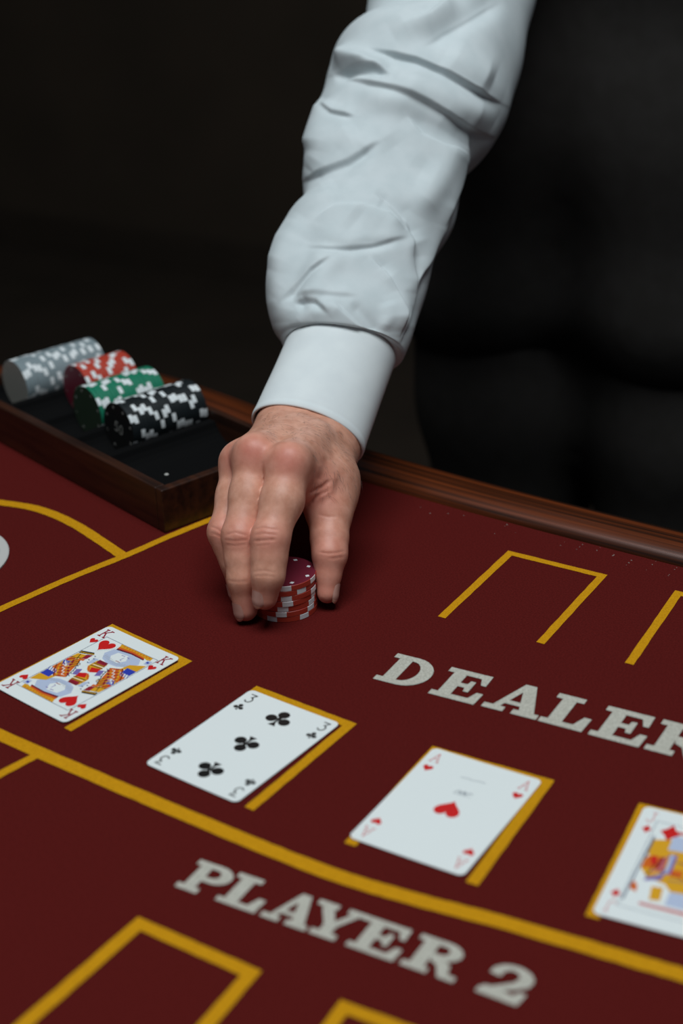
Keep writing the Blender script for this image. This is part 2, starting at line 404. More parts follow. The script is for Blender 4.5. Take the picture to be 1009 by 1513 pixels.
# ------------------------------------------------------------------ white disc at the left edge
def lathe(name, profile, seg, mats_idx=None):
    V, F = [], []
    m_ = len(profile)
    for i in range(seg):
        a = 2 * math.pi * i / seg
        for (r, z) in profile: V.append((r * math.cos(a), r * math.sin(a), z))
    for i in range(seg):
        for j in range(m_ - 1):
            F.append((i * m_ + j, ((i + 1) % seg) * m_ + j, ((i + 1) % seg) * m_ + j + 1, i * m_ + j + 1))
    top = [i * m_ + m_ - 1 for i in range(seg)]; bot = [i * m_ for i in range(seg)]
    F.append(top); F.append(bot[::-1])
    return mesh(name, V, F)
d0 = empty('marker_disc', (-393, -2.5, 0.02), label='white round disc lying on the felt at the left picture edge', category='disc')
obj('disc_body', lathe('disc_body', [(51.6, 0), (52.4, 0.4), (52.4, 1.4), (51.6, 1.9)], 72), M['disc'], d0)
V, F = [], []
for i in range(72):
    a = 2 * math.pi * i / 72
    V += [(44.5 * math.cos(a), 44.5 * math.sin(a), 1.95), (46.5 * math.cos(a), 46.5 * math.sin(a), 1.95)]
    F.append((2 * i, 2 * i + 1, (2 * i + 3) % 144, (2 * i + 2) % 144))
obj('disc_ring', mesh('disc_ring', V, F), M['p_grey'], d0)

# ------------------------------------------------------------------ chip tray
TR0 = np.array([-281.0, 104.0]); TD = np.array([-207.0, 70.0]); TD /= np.linalg.norm(TD); TE = np.array([TD[1], -TD[0]])
TRZ = math.atan2(TE[1], TE[0]) - math.pi / 2      # tray local x = -TD, local y = TE
tray = empty('chip_tray', (TR0[0], TR0[1], 0.05), TRZ, label='dark wooden chip tray with black rack holding rows of chips', category='tray')
TL_, TB, TH, TT = 270.5, 116.0, 32.0, 8.0         # length, depth, height, board thickness
obj('front_board', box_mesh('front_board', (-TL_, 0, 0), (-TT * 0.0 - 2.4, TT, TH), 0.9), M['traywood'], tray)
obj('back_board', box_mesh('back_board', (-TL_, TB - 5, 0), (-2.4, TB, TH), 0.9), M['traywood'], tray)
obj('end_board', box_mesh('end_board', (-2.2, 0, 0), (5.0, TB, TH), 0.9), M['traywood'], tray)
obj('end_board', box_mesh('end_board', (-TL_ - 7, 0, 0), (-TL_ + 0.1, TB, TH), 0.9), M['traywood'], tray)
# the black rack: a block with half round troughs running front to back
CH_R, CH_T = 20.0, 3.5
SLOT = [65.0, 112.0, 158.0, 203.0, 248.0]; CZ = 30.5; RT = 24.0; TRR = CH_R + 0.5
prof = [(2.3, RT)]
for a in SLOT:
    h = math.sqrt(TRR ** 2 - (CZ - RT) ** 2); th = math.asin((CZ - RT) / TRR)
    for i in range(13):
        ang = math.pi + th + (math.pi - 2 * th) * i / 12
        prof.append((a + TRR * math.cos(ang), CZ + TRR * math.sin(ang)))
prof.append((TL_ - 0.2, RT))
y0, y1 = TT + 0.1, TB - 5.1
V = [(-a, y0, z) for a, z in prof] + [(-a, y1, z) for a, z in prof] + [(-2.3, y0, 0.5), (-TL_ + .2, y0, 0.5), (-2.3, y1, 0.5), (-TL_ + .2, y1, 0.5)]
n = len(prof); F = [(i, i + 1, n + i + 1, n + i) for i in range(n - 1)]
q = 2 * n
F += [list(range(n))[::-1] + [q, q + 1][:0] + [q, q + 1], list(range(n, 2 * n)) + [q + 3, q + 2], (q, q + 2, q + 3, q + 1), (0, n, q + 2, q), (n - 1, q + 1, q + 3, 2 * n - 1)]
me = mesh('rack', V, F)
bm = bmesh.new(); bm.from_mesh(me); bmesh.ops.recalc_face_normals(bm, faces=bm.faces); bm.to_mesh(me); bm.free()
obj('rack', me, M['rack'], tray)
sc_me = lathe('highlight_dot', [(1.6, 0), (1.6, .3), (1.0, .7)], 12)
sc = obj('highlight_dot', sc_me, M['spot_dim'], tray); sc.location = (-30 * MM, 28 * MM, RT * MM)  # small pale disc added as the highlight on the rack's flat end

# chips: edge inlays and small dots on the faces
SEG = 60
def chip_mesh(name, mats, dots=True):
    """one poker chip with eight segment wide edge inlays; slots: edge, face, inlay, dots"""
    V, F, MI = [], [], []
    pr = [(CH_R - 0.3, 0.03), (CH_R, 0.28), (CH_R, CH_T - 0.28), (CH_R - 0.3, CH_T - 0.03)]
    for i in range(SEG):
        a = 2 * math.pi * i / SEG
        for (r, z) in pr: V.append((r * math.cos(a), r * math.sin(a), z))
    for i in range(SEG):
        j = (i + 1) % SEG; inlay = (i % 10) in (0, 1, 2)
        for s in range(3):
            F.append((i * 4 + s, j * 4 + s, j * 4 + s + 1, i * 4 + s + 1)); MI.append(2 if inlay else 0)
    F.append([i * 4 + 3 for i in range(SEG)]); MI.append(1)
    F.append([i * 4 for i in range(SEG)][::-1]); MI.append(1)
    if dots:
        for z, flip in ((CH_T - 0.03, 1), (0.03, -1)):
            for k in range(8):
                a = 2 * math.pi * (k + .3) / 8; c, s = math.cos(a), math.sin(a); i0 = len(V)
                for (u, v) in ((-1.35, 0), (0, 1.35), (1.35, 0), (0, -1.35)):
                    V.append(((16.4 + u) * c - v * s, (16.4 + u) * s + v * c, z))
                f = (i0, i0 + 1, i0 + 2, i0 + 3); F.append(f[::-1] if flip > 0 else f); MI.append(3)
    me = mesh(name, V, F, MI)
    for m in mats: me.materials.append(m)
    return me
CHIP_ME = {c: chip_mesh(c + '_chip', [M[c + '_edge'], M[c + '_face'], M['spot'], M['spot_dim']]) for c in ('grey', 'red', 'green', 'black')}
ORD = ['first', 'second', 'third', 'fourth', 'fifth', 'sixth', 'seventh', 'eighth', 'ninth', 'tenth', 'eleventh', 'twelfth', 'thirteenth', 'fourteenth', 'fifteenth', 'sixteenth',
       'seventeenth', 'eighteenth', 'nineteenth', 'twentieth', 'twenty-first', 'twenty-second', 'twenty-third', 'twenty-fourth']
def tray_pt(a, b, z): q = TR0 + TD * a + TE * b; return Vector((q[0] * MM, q[1] * MM, z * MM))
AX = Vector((TE[0], TE[1], 0)); XX = Vector((-TD[0], -TD[1], 0)); ZZ = Vector((0, 0, 1))
rows = (('grey', 248.0, 35.0, 21), ('red', 203.0, 64.0, 13), ('green', 158.0, 45.0, 17), ('black', 112.0, 43.0, 19))
front_chip = {}
for c, a, b0, cnt in rows:
    for i in range(cnt):
        o = obj('poker_chip', CHIP_ME[c], [], None)
        rot = Matrix.Rotation(rng.uniform(0, 6.28) if i else 0.25, 4, 'Z')
        basis = Matrix(((-XX.x, ZZ.x, AX.x, 0), (-XX.y, ZZ.y, AX.y, 0), (-XX.z, ZZ.z, AX.z, 0), (0, 0, 0, 1)))
        pos = tray_pt(a + rng.uniform(-.12, .12), b0 + i * (CH_T + 0.02), CZ - 0.25 + rng.uniform(-.1, .1))
        o.matrix_world = Matrix.Translation(pos) @ basis @ rot
        where = 'nearest' if i == 0 else ('farthest' if i == cnt - 1 else ORD[i] + ' from the near end')
        o['label'] = f'{c} poker chip, {where} of the {c} row in the tray'
        o['category'] = 'poker chip'; o['group'] = f'{c} chips in the tray'
        if i == 0: front_chip[c] = o
# the number on the face of the nearest black chip
V, F = [], []
def seg2(V, F, pts, w, z):
    for p, q in zip(pts[:-1], pts[1:]):
        d = np.array(q, float) - np.array(p, float); L = np.linalg.norm(d)
        if L < 1e-6: continue
        d /= L; n_ = np.array([-d[1], d[0]]) * w / 2; p_, q_ = np.array(p) - d * w * .3, np.array(q) + d * w * .3
        i0 = len(V)
        for s in (p_ + n_, p_ - n_, q_ - n_, q_ + n_): V.append((s[0], s[1], z))
        F.append((i0, i0 + 1, i0 + 2, i0 + 3))
seg2(V, F, [(-1.2, 4), (-4.4, 4), (-4.6, .6), (-2.4, .9), (-1.2, -.9), (-1.8, -3.2), (-4.6, -3.4)], 0.9, -0.05)
seg2(V, F, arc(3.0, .3, 1.9, 3.7, 0, 360, 16), 0.9, -0.05)
num = obj('number_print', mesh('number_print', [(-x, y, z) for x, y, z in V], F), M['spot_dim'], front_chip['black'])

# ------------------------------------------------------------------ the stack under the hand
STK = np.array([-148.3, 53.5])
body_pr = [(CH_R - 0.22, 0.03), (CH_R, 0.20), (CH_R, CH_T - 0.20), (CH_R - 0.22, CH_T - 0.03)]
chip_body = lathe('chip_body', body_pr, 64)
mi = [0] * (64 * 3) + [1, 1]; chip_body.polygons.foreach_set('material_index', mi)
chip_body.materials.append(M['red_edge']); chip_body.materials.append(M['red_face'])
V, F = [], []
for i in range(6):
    a = (i / 5 - 0.5) * (6.6 / CH_R)
    for (r, z) in ((CH_R - 0.16, 0.06), (CH_R + 0.04, 0.22), (CH_R + 0.04, CH_T - 0.22), (CH_R - 0.16, CH_T - 0.06)): V.append((r * math.cos(a), r * math.sin(a), z))
for i in range(5):
    for s in range(3): F.append((i * 4 + s, i * 4 + 4 + s, i * 4 + 5 + s, i * 4 + 1 + s))
edge_me = mesh('edge_inlay', V, F); edge_me.materials.append(M['spot'])
dot_me = mesh('face_dot', [(14.7, 0, CH_T), (16.2, 1.6, CH_T), (17.7, 0, CH_T), (16.2, -1.6, CH_T), (14.7, 0, CH_T - .08), (16.2, 1.6, CH_T - .08), (17.7, 0, CH_T - .08), (16.2, -1.6, CH_T - .08)],
              [(3, 2, 1, 0), (0, 1, 5, 4), (1, 2, 6, 5), (2, 3, 7, 6), (3, 0, 4, 7)]); dot_me.materials.append(M['spot'])
names7 = ['bottom chip', 'second chip from the bottom', 'third chip from the bottom', 'middle chip', 'third chip from the top', 'second chip from the top', 'top chip']
cam_ang = math.atan2(CAM_C[1] - STK[1], CAM_C[0] - STK[0])
# angle of the first inlay of each chip, counted from the side that faces the camera
inl = [-0.447, -0.13, -0.07, 0.11, 0.035, 0.59, 0.04]
for i in range(7):
    c = empty('poker_chip', (STK[0] + rng.uniform(-.5, .5), STK[1] + rng.uniform(-.5, .5), 0.02 + i * (CH_T + 0.03)), cam_ang + inl[i],
              label=f'red and white poker chip, {names7[i]} of the held stack', category='poker chip', group='red chips in the held stack')
    obj('chip_body', chip_body, [], c)
    for k in range(6):
        e = obj('edge_inlay', edge_me, [], c); e.rotation_euler = (0, 0, k * math.pi / 3)
    if i == 6:
        for k in range(8):
            e = obj('face_dot', dot_me, [], c); e.rotation_euler = (0, 0, k * math.pi / 4 + 0.25)
STACK_H = 7 * (CH_T + 0.03)

# ------------------------------------------------------------------ playing cards
CW, CHH, CR = 63.0, 88.0, 3.4
def bow(x, y, amt): return amt * ((x / (CW / 2)) ** 2) * 0.6 + amt * 0.4 * ((y / (CHH / 2)) ** 2)
def card_mesh(amt):
    bm = bmesh.new()
    NX, NY = 22, 30
    def rr(x, y):    # pull a corner vertex into the round corner
        hx, hy = CW / 2 - CR, CHH / 2 - CR
        dx, dy = abs(x) - hx, abs(y) - hy
        if dx > 0 and dy > 0:
            L = math.hypot(dx, dy); m_ = max(dx, dy)
            if L > 1e-9: dx, dy = dx / L * m_, dy / L * m_
            return math.copysign(hx + dx, x), math.copysign(hy + dy, y)
        return x, y
    xs = sorted(set([-CW / 2 + CR * k / 4 for k in range(5)] + [CW / 2 - CR * k / 4 for k in range(5)] + list(np.linspace(-CW / 2 + CR, CW / 2 - CR, NX))))
    ys = sorted(set([-CHH / 2 + CR * k / 4 for k in range(5)] + [CHH / 2 - CR * k / 4 for k in range(5)] + list(np.linspace(-CHH / 2 + CR, CHH / 2 - CR, NY))))
    xs = [x for i, x in enumerate(xs) if i == 0 or x - xs[i - 1] > 1e-6]; ys = [y for i, y in enumerate(ys) if i == 0 or y - ys[i - 1] > 1e-6]
    grids = []
    for z in (0.0, 0.32):
        g = []
        for y in ys:
            row = []
            for x in xs:
                X, Y = rr(x, y); row.append(bm.verts.new((X * MM, Y * MM, (z + bow(X, Y, amt)) * MM)))
            g.append(row)
        grids.append(g)
    nx, ny = len(xs), len(ys)
    for j in range(ny - 1):
        for i in range(nx - 1):
            a, b = grids
            bm.faces.new((b[j][i], b[j][i + 1], b[j + 1][i + 1], b[j + 1][i])); bm.faces.new((a[j][i], a[j + 1][i], a[j + 1][i + 1], a[j][i + 1]))
    ring = [(0, i) for i in range(nx)] + [(j, nx - 1) for j in range(1, ny)] + [(ny - 1, i) for i in range(nx - 2, -1, -1)] + [(j, 0) for j in range(ny - 2, 0, -1)]
    for (p, q) in zip(ring, ring[1:] + ring[:1]):
        a, b = grids; bm.faces.new((a[p[0]][p[1]], a[q[0]][q[1]], b[q[0]][q[1]], b[p[0]][p[1]]))
    me = bpy.data.meshes.new('card_body'); bm.to_mesh(me); bm.free()
    return me

def print_mesh(name, polys, amt, z=0.35):
    """flat ink shapes (list of (ink, points, layer)) that follow the slight bow of the card"""
    bm = bmesh.new()
    layer_of = {}
    for ink, pts, lay in polys:
        vs_ = [bm.verts.new((p[0], p[1], lay)) for p in pts]
        try: f = bm.faces.new(vs_)
        except ValueError: continue
        f.material_index = INK[ink]
    bmesh.ops.triangulate(bm, faces=bm.faces)
    for _ in range(3):
        long_e = [e for e in bm.edges if e.calc_length() > 5.5]
        if not long_e: break
        bmesh.ops.subdivide_edges(bm, edges=long_e, cuts=1)
        bmesh.ops.triangulate(bm, faces=bm.faces)
    for f in bm.faces:
        f.normal_update()
        if f.normal.z < 0: f.normal_flip()
    for v in bm.verts:
        v.co = Vector((v.co.x * MM, v.co.y * MM, (z + v.co.z * 0.03 + bow(v.co.x, v.co.y, amt)) * MM))
    me = bpy.data.meshes.new(name); bm.to_mesh(me); bm.free()
    for k in INKS: me.materials.append(M[k])
    return me

def xf(pts, x, y, s=1.0, flip=False, sx=1.0):
    k = -1 if flip else 1
    return [(x + k * s * sx * p[0], y + k * s * p[1]) for p in pts]
def heart_pts(n=36):
    out = []
    for i in range(n):
        t = 2 * math.pi * i / n
        out.append((16 * math.sin(t) ** 3 / 32, (13 * math.cos(t) - 5 * math.cos(2 * t) - 2 * math.cos(3 * t) - math.cos(4 * t)) / 29))
    return out
HEART = heart_pts()
DIAMOND = [(0, .58), (.18, .26), (.42, 0), (.18, -.26), (0, -.58), (-.18, -.26), (-.42, 0), (-.18, .26)]
def club_polys(ink, x, y, s, flip, lay=0):
    out = []
    for cx, cy in ((0, .29), (-.30, -.10), (.30, -.10)): out.append((ink, xf(arc(cx, cy, .235, .225, 0, 345, 18), x, y, s, flip), lay))
    out.append((ink, xf([(-.06, .12), (.06, .12), (.10, -.06), (.04, -.12), (-.04, -.12), (-.10, -.06)], x, y, s, flip), lay + .1))
    out.append((ink, xf([(-.045, .1), (.045, .1), (.05, -.3), (.17, -.5), (-.17, -.5), (-.05, -.3)], x, y, s, flip), lay + .2))
    return out
def stroke(ink, pts, w, lay=0):
    V, F = [], []; seg2(V, F, pts, w, 0)
    return [(ink, [(V[i][0], V[i][1]) for i in f], lay + .15 * (k % 5)) for k, f in enumerate(F)]
INDEX = {
 'K': [[(-.32, -.5), (-.32, .5)], [(.34, .5), (-.28, -.05)], [(-.10, .10), (.38, -.5)], [(-.48, .5), (-.16, .5)], [(-.48, -.5), (-.16, -.5)], [(.18, .5), (.48, .5)], [(.22, -.5), (.52, -.5)]],
 'A': [[(-.36, -.5), (0, .5)], [(0, .5), (.36, -.5)], [(-.24, -.16), (.24, -.16)], [(-.48, -.5), (-.2, -.5)], [(.2, -.5), (.5, -.5)]],
 '3': [[(-.34, .5), (.34, .5), (-.02, .12)] , [(-.02, .12)] + arc(0, -.17, .36, .31, 80, -150, 10)],
 'J': [[(.14, .5), (.14, -.25)] + [] , [(.14, -.2)] + arc(-.12, -.24, .26, .26, 0, -165, 8), [(-.06, .5), (.36, .5)]],
}
def index_polys(ch, ink, x, y, s, flip, w=0.75, sx=.72):
    out = []
    for k, st in enumerate(INDEX[ch]): out += stroke(ink, xf(st, x, y, s, flip, sx), w, .3 * k)
    return out

def make_card(name_label, pos, ang, amt, z0, prints):
    c = empty('playing_card', (pos[0], pos[1], z0), ang, label=name_label, category='playing card', group='playing cards face up on the felt')
    obj('card_body', card_mesh(amt), M['card'], c)
    for nm, polys, lab in prints:
        o = obj(nm, print_mesh(nm, polys, amt), [], c)
        if lab: o['label'] = lab
    return c

def corner_set(ch, suit, ink, sink=None, w=0.8):
    out = []
    for (x, y, fl) in ((-25.6, 36.2, False), (25.6, 36.2, False), (-25.6, -36.2, True), (25.6, -36.2, True)):
        dy = -10.0 if not fl else 10.0
        out.append(('corner_index', index_polys(ch, ink, x, y, 8.0, fl, w), None))
        if suit == 'heart': pp = [(sink or ink, xf(HEART, x, y + dy, 5.6, fl), 0)]
        elif suit == 'diamond': pp = [(sink or ink, xf(DIAMOND, x, y + dy, 5.8, fl), 0)]
        else: pp = club_polys(ink, x, y + dy, 6.0, fl)
        out.append(('corner_suit', pp, None))
    return out

# king of hearts
def both(polys):
    return polys + [(i, [(-x, -y) for x, y in p], l + .02) for i, p, l in polys]
K = []
K += [('lav', [(-8, 27.5), (3, 29.2), (13.5, 28.6), (17, 24), (14, 18), (8, 14.5), (0, 13.8), (-6, 16), (-9.5, 21)], 0)]
K += [('white', [(-3, 26), (5, 27), (8, 22), (5, 17.5), (-1, 17.5), (-4, 21)], .5)]
K += [('yellow', [(-8.8, 34), (18.5, 34), (19.6, 29.8), (12, 31.4), (4, 31.8), (-7, 30.2)], .5)]
K += [('orange', [(-7.6, 31.0), (4, 32.2), (14, 31.4), (14.6, 30.2), (4, 30.7), (-7.2, 29.2)], 1.0)]
K += [('dred', [(-7.2, 29.3), (4, 30.8), (15, 30.2), (15.4, 29.3), (4, 29.7), (-6.9, 28.2)], 1.3)]
K += [('black', [(-7.0, 28.3), (4, 29.8), (15.4, 29.3), (15.4, 28.9), (4, 29.3), (-6.8, 27.6)], 1.6)]
for x in np.arange(-6, 17, 2.4): K += [('orange', [(x, 32.8), (x + .8, 33.6), (x + 1.6, 32.8), (x + .8, 32.2)], 1.9)]
K += [('lav', [(17.6, 30.8), (21.6, 30.8), (21.8, 26.5), (18.6, 26.2)], 1.0), ('blue', [(18.6, 29.4), (20.6, 29.4), (20.6, 27.8), (18.6, 27.8)], 1.3)]
K += stroke('purple', [(1, 25.2), (3.4, 25.6)], .5, 1.2) + stroke('purple', [(5.4, 25.6), (7.4, 25.2)], .5, 1.2) + stroke('purple', [(4.2, 24), (4.0, 21), (5.2, 20.8)], .4, 1.2) + stroke('dred', [(2.6, 18.9), (6.0, 18.9)], .5, 1.2)
for x in np.arange(-7, 15, 1.7): K += stroke('grey', [(x, 15.2 + abs(x - 4) * .22), (x + .6, 17.6 + abs(x - 4) * .25)], .35, 1.4)
# right sleeve and shoulder
K += [('yellow', [(13, 20.5), (21.8, 25.5), (22, 18), (18, 16.5), (12, 14.5)], 2.0), ('blue', [(14.5, 17.4), (21.9, 17.6), (21.9, 12.2), (15.5, 12)], 2.3)]
for k in range(4): K += stroke('white', [(14.5 + k * 2, 12.0), (16 + k * 2, 9.2)], .6, 2.6) + stroke('blue', [(15.4 + k * 2, 12.0), (16.9 + k * 2, 9.2)], .5, 2.6)
K += [('orange', [(6.5, 11.5), (13.5, 15.2), (21.9, 8.5), (21.9, -4), (14, -6), (8.5, 2)], 1.6)]
for k in range(4): K += stroke('white', [(9 + k * 2.6, 10.6 - k * 2.6), (11 + k * 2.6, 11.0 - k * 2.6), (11.6 + k * 2.6, 8.6 - k * 2.6)], .5, 2.9)
K += stroke('dred', [(7.5, 9), (13, 4), (17.5, -4)], 1.3, 2.8) + stroke('black', [(6.6, 11.2), (9, 3), (14, -5.6)], .5, 3.0) + stroke('yellow', [(12, 14), (18, 7), (21.6, 1)], 1.0, 3.0) + stroke('black', [(13.2, 15), (19.2, 8.6), (21.8, 5)], .45, 3.2)
K += [('white', [(3.5, 12), (6.5, 12), (10.5, 2), (14, -6.5), (10, -7), (6, 1)], 2.2)]
for k in range(6): K += stroke('line', [(5.6 + k * 1.1, 9.5 - k * 2.6), (6.6 + k * 1.1, 9.0 - k * 2.6)], .6, 2.6)
# centre panel
K += [('yellow', [(-6, 12.5), (2.5, 12.5), (3.5, 5.5), (-3, 1.5), (-6, 5)], 1.4), ('dred', [(-5.5, 13.8), (1.6, 14), (2.4, 10.6), (-4.8, 10)], 1.8), ('red', [(-3, 5), (3, 7.2), (4.4, 3.4), (0, .6)], 1.9)]
K += stroke('black', [(-5.8, 9.4), (2.8, 10)], .5, 2.3) + stroke('black', [(-5.6, 6.5), (3.4, 7.8)], .6, 2.3) + stroke('white', [(-4.6, 8), (3, 9)], .5, 2.4) + stroke('orange', [(-5, 4.8), (-1, 1.2)], 1.2, 2.4)
# left side: fur collar band, arm
K += [('white', [(-12.5, 17), (-8, 17), (-7, 4), (-10, -3), (-13, 2)], 1.3)]
for k in range(7): K += stroke('line', [(-11.2 + (k % 2) * 1.6, 14.8 - k * 2.4), (-10.2 + (k % 2) * 1.6, 14.5 - k * 2.4)], .7, 1.7)
K += [('black', [(-22.2, 14.2), (-14, 17.2), (-12.6, 15), (-21.8, 11.4)], 1.8)]
for k in range(6): K += stroke('yellow', [(-21.2 + k * 1.5, 12.8 + k * .5), (-20.4 + k * 1.5, 13.2 + k * .5)], .8, 2.2)
K += [('dred', [(-16, 13), (-12.6, 14.6), (-12.4, 9.5), (-15.5, 8)], 2.0), ('yellow', [(-21.6, 10.8), (-16, 12.6), (-15.4, 8), (-19, 5), (-22, 6)], 1.9), ('red', [(-22, 6), (-18, 6.4), (-18, 2.8), (-22, 1.5)], 2.2)]
K += [('orange', [(-16, 7.6), (-12.6, 9), (-12, 2), (-14, -2), (-18, 2)], 1.7)] + stroke('black', [(-21.8, 5.6), (-15.8, 8.2)], .5, 2.6) + stroke('black', [(-19.6, 11.2), (-16.6, 5)], .45, 2.6)
# dense ornament on robe and sleeves
for k in range(5): K += stroke('yellow', [(-21.4 + k * 1.9, 3.6 - k * 1.3), (-18.6 + k * 1.9, 7.2 - k * 1.0)], .7, 2.9) + stroke('black', [(-20.6 + k * 1.9, 3.4 - k * 1.3), (-17.9 + k * 1.9, 6.8 - k * 1.0)], .4, 3.1)
K += [('blue', [(-21.9, 1.2), (-17.4, 2.4), (-15.6, -1.4), (-19, -3.4), (-21.9, -2.2)], 2.4), ('lav', [(-15.4, -1.6), (-12.4, 1.6), (-9.4, -3.4), (-12.2, -6.2)], 1.5), ('orange', [(-21.9, -2.6), (-19, -3.8), (-16.4, -6.2), (-21.9, -7.5)], 1.9)]
for k in range(4): K += stroke('white', [(-21 + k * 1.3, 1.0 - k * .9), (-19.8 + k * 1.3, -.9 - k * .9), (-18.8 + k * 1.3, .6 - k * .9)], .45, 3.0)
for k in range(5): K += stroke('dred', [(10.4 + k * 2.1, 12.4 - k * 2.7), (12.6 + k * 1.9, 13.8 - k * 2.5)], .7, 3.3) + stroke('yellow', [(9.2 + k * 2.2, 6.8 - k * 2.5), (11.0 + k * 2.2, 8.4 - k * 2.5)], .8, 3.3)
K += [('purple', [(3.2, 5.6), (6.2, 7.0), (8.4, 1.6), (5.6, -.4)], 2.5), ('lav', [(-9.6, 13.4), (-6.4, 13.6), (-6.2, 8.6), (-8.6, 6.0)], 1.6)]
for k in range(4): K += stroke('black', [(-5.4 + k * 2.1, 12.2), (-4.6 + k * 2.1, 13.4)], .5, 3.0)
K = both(K)
fr = [(-22.6, 34.2), (22.6, 34.2), (22.6, -34.2), (-22.6, -34.2), (-22.6, 34.2)]
Kp = [('court_print', K, 'crowned king printed in red, yellow, blue and black, mirrored top to bottom'), ('frame_line', stroke('line', fr, .35), None),
      ('suit_pip', [('white', xf(HEART, -15.2, 26.8, 14.2), 2.6), ('red', xf(HEART, -15.2, 26.8, 11.6), 3.0)], None), ('suit_pip', [('white', xf(HEART, 15.2, -26.8, 14.2, True), 2.6), ('red', xf(HEART, 15.2, -26.8, 11.6, True), 3.0)], None)]
make_card('king of hearts card with a red and yellow crowned figure, farthest left card', (-206.7, -67.0), -0.182, 0.55, 0.42, corner_set('K', 'heart', 'dred', 'red', .95) + Kp)
# three of clubs
three = corner_set('3', 'club', 'black', None, .8)
for y, fl in ((29.2, False), (0, True), (-29.2, True)): three.append(('suit_pip', club_polys('black', .7, y, 14.6, fl), None))
make_card('three of clubs card with black club pips, right of the king', (-85.3, -85.7), -0.104, 0.40, 0.42, three)
# ace of hearts (lies upside down to the camera)
ace = corner_set('A', 'heart', 'pink', 'red', .6)
ace.append(('suit_pip', [('red', xf(HEART, .6, -.6, 13.6, True), 0)], None))
sq = stroke('grey', [(-6.5, 27.0), (-3, 27.6), (0, 27.2), (3.4, 28.0), (6.8, 27.8)], .5) + stroke('grey', [(-3.5, 14), (-1.5, 16.4), (-.6, 13.6), (1.2, 16.8), (1.8, 13.8), (4.2, 16.6), (5.6, 16.0)], .7) + stroke('line', [(-1, 15), (3, 15.6)], .5) + stroke('grey', [(-4, 13), (6, 13.6)], .3)
ace.append(('maker_script', sq, 'small grey printed script'))
make_card('ace of hearts card with one red heart, nearly blank white', (37.3, -86.3), -0.011, 0.30, 0.42, ace)
# jack of diamonds
J = [('yellow', [(-20.4, 3), (-17, 12), (-8, 20), (4, 22), (8, 8), (7, -6), (-4, -12.5), (-16, -9), (-20, -4)], -.4), ('yellow', [(-21, 19), (-8, 24), (3, 26), (5, 12), (4, 1), (-3, -2), (-13, 3), (-20, 8)], 0), ('orange', [(-19.5, 6), (-12, 8), (-12, -2), (-20.5, -3)], .5), ('red', [(-18, 6.5), (-15.5, 8), (-14, .5), (-16.5, .8)], .9), ('dred', [(-13.5, 7), (-10.5, 9), (-9.5, -3), (-13.5, -4)], .7)]
J += [('purple', [(-10.4, 10.5), (-6.5, 12), (-6, -3), (-11, -6.4), (-16, -9.5), (-16.5, -12.5), (-9, -9), (-8.6, 2)], 1.1), ('lav', [(-9.4, 11), (-8, 11.4), (-7.6, -2), (-12, -6.8), (-13, -7.6), (-9.2, -3)], 1.4), ('pink', [(-11.6, 8), (-10.8, 8.6), (-10.4, -2), (-15.2, -5.6), (-16.4, -4.6), (-12, -1.8)], 1.3)]
J += [('yellow', [(-7, 2), (8, 4), (9, -8), (-6, -9.5), (-8.5, -6)], 1.0), ('orange', [(-6.5, 0), (-1, 1), (-1, -4), (-6, -5)], 1.6), ('white', [(3, 26), (12, 25), (13, 14), (7, 11), (3, 16)], .8)]
J += stroke('line', [(-20.6, 22), (-21.6, -29)], .8, .4) + stroke('line', [(-20.2, 20), (-20.4, 4)], .7, 1.0) + stroke('dred', [(-6, -3), (4, -6.5)], .7, 1.9) + stroke('line', [(-7, 6), (6, 8)], .6, 1.9) + stroke('black', [(-14, 3), (-16.5, -9)], .5, 1.9)
J += [('yellow', [(-11.8, -15.2), (-6.6, -14.2), (-5.6, -24), (-10.4, -25)], 1.8), ('lav', [(-4, -16), (12, -14), (12, -26), (-3.5, -26)], .6), ('pink', [(-14, -28), (14, -27.4), (14, -30), (-14, -30)], 1.2), ('orange', [(-20.6, -14), (-18, -17), (-17.4, -22), (-21, -20)], 1.2)]
J = both(J)
jd = [('suit_pip', [('red', xf(DIAMOND, -14.2, 27.2, 11.5), 2.6)], None), ('suit_pip', [('red', xf(DIAMOND, 14.2, -27.2, 11.5, True), 2.6)], None), ('court_print', J, 'jack figure printed in yellow, purple and red'), ('frame_line', stroke('line', fr, .3), None)]
make_card('jack of diamonds card cut off by the right picture edge', (158.3, -79.4), 0.098, 0.30, 0.42, corner_set('J', 'diamond', 'pink', 'red', .55) + jd)

